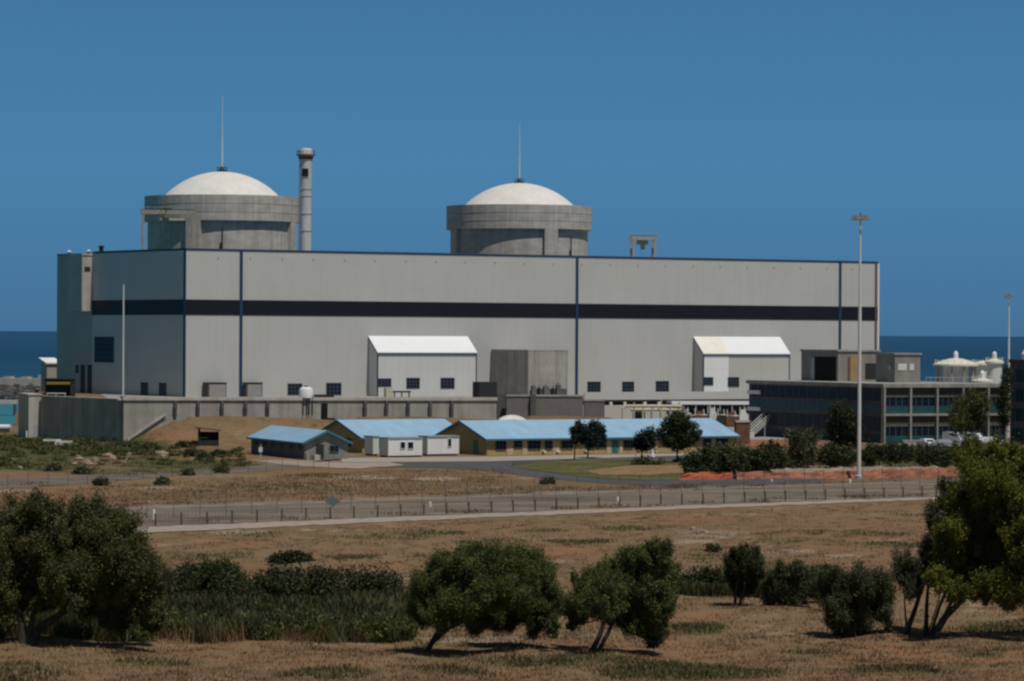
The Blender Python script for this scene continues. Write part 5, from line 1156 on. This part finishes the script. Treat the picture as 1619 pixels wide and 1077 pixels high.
# dead branches
b = G(1105, 845); t = thing('dead_branch', (b.x, b.y, 0), 0, 'bleached dead branches lying on the right slope', 'branch')
q = MB(); rr = random.Random(3)
for k in range(9): a = rr.uniform(0, PI); l = rr.uniform(.8, 2.0); x0 = rr.uniform(-1.2, 1.2); q.path([(x0, 0, .05), (x0+math.cos(a)*l*.6, rr.uniform(-.4, .4), .2+.3*rr.random()), (x0+math.cos(a)*l, rr.uniform(-.6, .6), .2+.5*rr.random())], [.06, .045, .015], 5)
q.build('limb', mat('bleached_wood', (.33, .28, .23), .9, .2, 2), t)
b = G(68, 707); t = thing('concrete_slab', (b.x, b.y, 0), .05, 'pale broken concrete slabs lying in the scrub below the bunker wall', 'slab')
q = MB(); q.box(0, 2.6, 0, 1, .9, 1.15); q.build('thin_slab', M['offw'], t); q = MB(); q.box(1.8, 4.4, -.3, .8, .25, .95); q.build('thick_slab', M['offw'], t); q = MB(); q.box(.2, .6, .2, .8, -.1, .9); q.box(2, 4, 0, .6, -.1, .25); q.build('support', M['conc2'], t)
b = G(-5, 684); t = thing('hut', (b.x, b.y, 0), 0, 'low hut with a white roof at the far left edge by the shore', 'hut')
q = MB(); q.box(-4, 1.8, 0, 3, -.2, .8); q.build('wall', M['conc2'], t); q = MB(); q.prism([(-.3, .8), (3.3, .8), (3.3, 1.1), (1.5, 1.35), (-.3, 1.1)], -4.3, 2.1); q.build('roof', M['roofw'], t)
# ------------------------------------------------------------------ orange netting and sand berm
def netting(l, hts, m, label, seed):
    pts = g(l); P0 = pts[0]; t = thing('safety_netting', (P0.x, P0.y, 0), 0, label, 'barrier netting'); r = random.Random(seed)
    q = MB(); S = []
    for i in range(len(pts)-1):
        n = max(2, int((pts[i+1]-pts[i]).length/.7))
        for k in range(n):
            f = k/n; S.append((pts[i].lerp(pts[i+1], f)-P0, hts[i]+(hts[i+1]-hts[i])*f))
    vs = []
    for j, (p, h_) in enumerate(S):
        sag = .05*math.sin(j*1.7)+r.uniform(-.1, .1)
        for k in range(5):
            fz = k/4; vs.append((p.x+r.uniform(-.04, .04), p.y+.12*math.sin(j*.9+k)*(.3+fz)+r.uniform(-.06, .06)-.5*(1-fz), max(-.02, (h_+sag)*fz)))
    n = len(S); fs = [(j*5+k, (j+1)*5+k, (j+1)*5+k+1, j*5+k+1) for j in range(n-1) for k in range(4) ]
    q.add(vs, fs); q.build('net', m, t)
    c = 0
    for j in range(0, n, 5):
        q = MB(); p, h_ = S[j]; q.tube((p.x, p.y+.1, -.1), (p.x+r.uniform(-.1, .1), p.y+.1, h_+.2), .035, n=5); q.build('stake', M['steel'], t)
netting([(1074,759),(1090,759),(1130,759),(1165,758)], [.5,.85,.95,.8], M['net'], 'bright orange safety netting bunched at the left end of the barrier', 1)
netting([(1165,758),(1230,757),(1350,756),(1480,754),(1560,752)], [.9,.8,.9,1.1,1.0], M['netp'], 'faded orange safety netting running right behind the road to the tall tree', 2)
# low spoil banks of sand behind netting
for i, (x0, x1, y0, hh, lab) in enumerate([(1195,1300,748,.7,'pale sand spoil bank behind the netting left of the tall light mast'),(1300,1500,746,.8,'pale sand spoil bank behind the netting right of the tall light mast')]):
    a = G(x0, y0); b = G(x1, y0-1); t = thing('sand_bank', (a.x, a.y, 0), 0, lab, 'sand bank', 'sand banks by the netting')
    q = MB(); n = 40; v = b-a; r = random.Random(i); vs = []
    for k in range(n+1):
        p = v*(k/n); e = min(1, k/4, (n-k)/4)*hh*(.75+.12*math.sin(k*.37+i)+.08*math.sin(k*1.13)+r.uniform(-.12, .12))
        for (dy, f) in ((-2.0, 0), (-1, .55), (0, 1), (1.2, .7), (2.4, 0)): vs.append((p.x, p.y+dy+r.uniform(-.15, .15), e*f-.03))
    q.add(vs, [(k*5+j, (k+1)*5+j, (k+1)*5+j+1, k*5+j+1) for k in range(n) for j in range(4)]); q.build('bank', mat('spoil_sand', (.25, .19, .145), .95, .35, .8, bump=.05), t, True)
# ------------------------------------------------------------------ cars
def car(px, py, ang, label, m, van=False):
    b = G(px, py); t = thing('parked_car', (b.x, b.y, 0), ang, label, 'van' if van else 'car', 'vehicles parked by the office')
    W2 = .85
    if van: lo = [(-2.3,.35),(2.3,.35),(2.35,.9),(2.0,1.15),(1.3,1.95),(-2.25,2.0),(-2.3,.9)]
    else: lo = [(-2.1,.35),(2.1,.35),(2.15,.75),(1.9,.9),(1.1,.98),(.45,1.4),(-.9,1.42),(-1.6,1.0),(-2.1,.92)]
    n = len(lo); vs = []
    for y, ins in ((-W2, 0), (W2, 0)):
        for x, z in lo: k = .12 if z > 1.1 else 0; vs.append((x, y-math.copysign(k, y), z))
    q = MB(); q.add(vs, [tuple(range(n)), tuple(range(2*n-1, n-1, -1))]+[(i, i+n, (i+1) % n+n, (i+1) % n) for i in range(n)]); q.build('body', m, t)
    q = MB(); zz = (1.05, 1.32) if not van else (1.15, 1.75)
    for y in (-1, 1): yy = y*(W2-.09); q.add([(x, yy+.012*y-(.0 if z < 1.1 else .03*y), z) for x, z in ((-1.2, zz[0]-.03), (.85, zz[0]-.03), (.42, zz[1]), (-.9, zz[1]))], [(0, 1, 2, 3)])
    xw = (1.12, .48) if not van else (2.02, 1.36); q.add([(xw[0]+.02, -.65, zz[0]-.02), (xw[0]+.02, .65, zz[0]-.02), (xw[1]+.03, .58, zz[1]+.02), (xw[1]+.03, -.58, zz[1]+.02)], [(0, 1, 2, 3)])
    q.build('window', M['glass'], t)
    for x in (-1.35, 1.35):
        for y in (-W2+.08, W2-.08):
            q = MB(); q.tube((x, y-.11, .32), (x, y+.11, .32), .32, n=16); wh = q.build('wheel', M['tyre'], t)
            q = MB(); q.tube((x, y-.125, .32), (x, y+.125, .32), .17, n=12); q.build('rim', M['steel'], wh)
    for y in (-.6, .6): q = MB(); q.box(2.08 if not van else 2.3, 2.17 if not van else 2.38, y-.16, y+.16, .62, .76); q.build('headlight', M['offw'], t)
mw = mat('white_car_paint', (.72, .73, .74), .3, .03, 1, spec=.5); ms_ = mat('silver_car_paint', (.42, .44, .46), .3, .03, 1, spec=.5, metal=.4)
car(1466, 708, -1.2, 'white car facing the viewer at the left end of the parked row', mw)
car(1494, 709, .15, 'silver car parked side-on right of the front white car', ms_)
car(1510, 703, -1.0, 'white van behind the tree trunk before the office grid', mw, True)
car(1536, 704, -.9, 'white van right of the tree trunk before the office grid', mw, True)
car(1566, 705, .2, 'white car parked side-on at the right end of the row', mw)
a = G(1428, 705); t = thing('low_wall', (a.x, a.y, 0), .05, 'low pale wall at the foot of the office grid', 'low wall')
q = MB(); q.box(0, 5.2, 0, .3, -.1, .8); q.build('wall', M['concl'], t); q = MB(); q.box(-.05, 5.25, -.05, .35, .8, .9); q.build('coping', M['offw'], t)
# small items near barracks
for px, py, h_, lab in ((412,729,2.2,'grey utility post in front of the small barrack side wall'),(1070.5,728,2.6,'thin pale post beneath the biggest round garden tree')):
    b = G(px, py); t = thing('utility_post', (b.x, b.y, 0), 0, lab, 'post', 'utility posts')
    q = MB(); q.tube((0, 0, -.1), (0, 0, h_), .1, .08, 8); q.build('post', M['steel'], t); q = MB(); q.box(-.25, .25, -.14, .0, h_*.55, h_*.85); q.build('junction_box', M['offw'], t)
b = G(1037, 723); t = thing('leaning_board', (b.x, b.y, 0), .1, 'white board leaning beside the low garden tree', 'board')
q = MB(); q.add([(-.5, 0, 0), (-.1, 0, 0), (-.6, .3, 2.0), (-1.0, .3, 2.0), (-.5, .06, 0), (-.1, .06, 0), (-.6, .36, 2.0), (-1.0, .36, 2.0)], [(0,1,2,3),(7,6,5,4),(0,4,5,1),(1,5,6,2),(2,6,7,3),(3,7,4,0)]); q.build('board', M['white'], t)
q = MB(); q.tube((-.6, .8, -.05), (-.75, .35, 1.5), .04, n=5); q.build('prop', M['steel'], t)
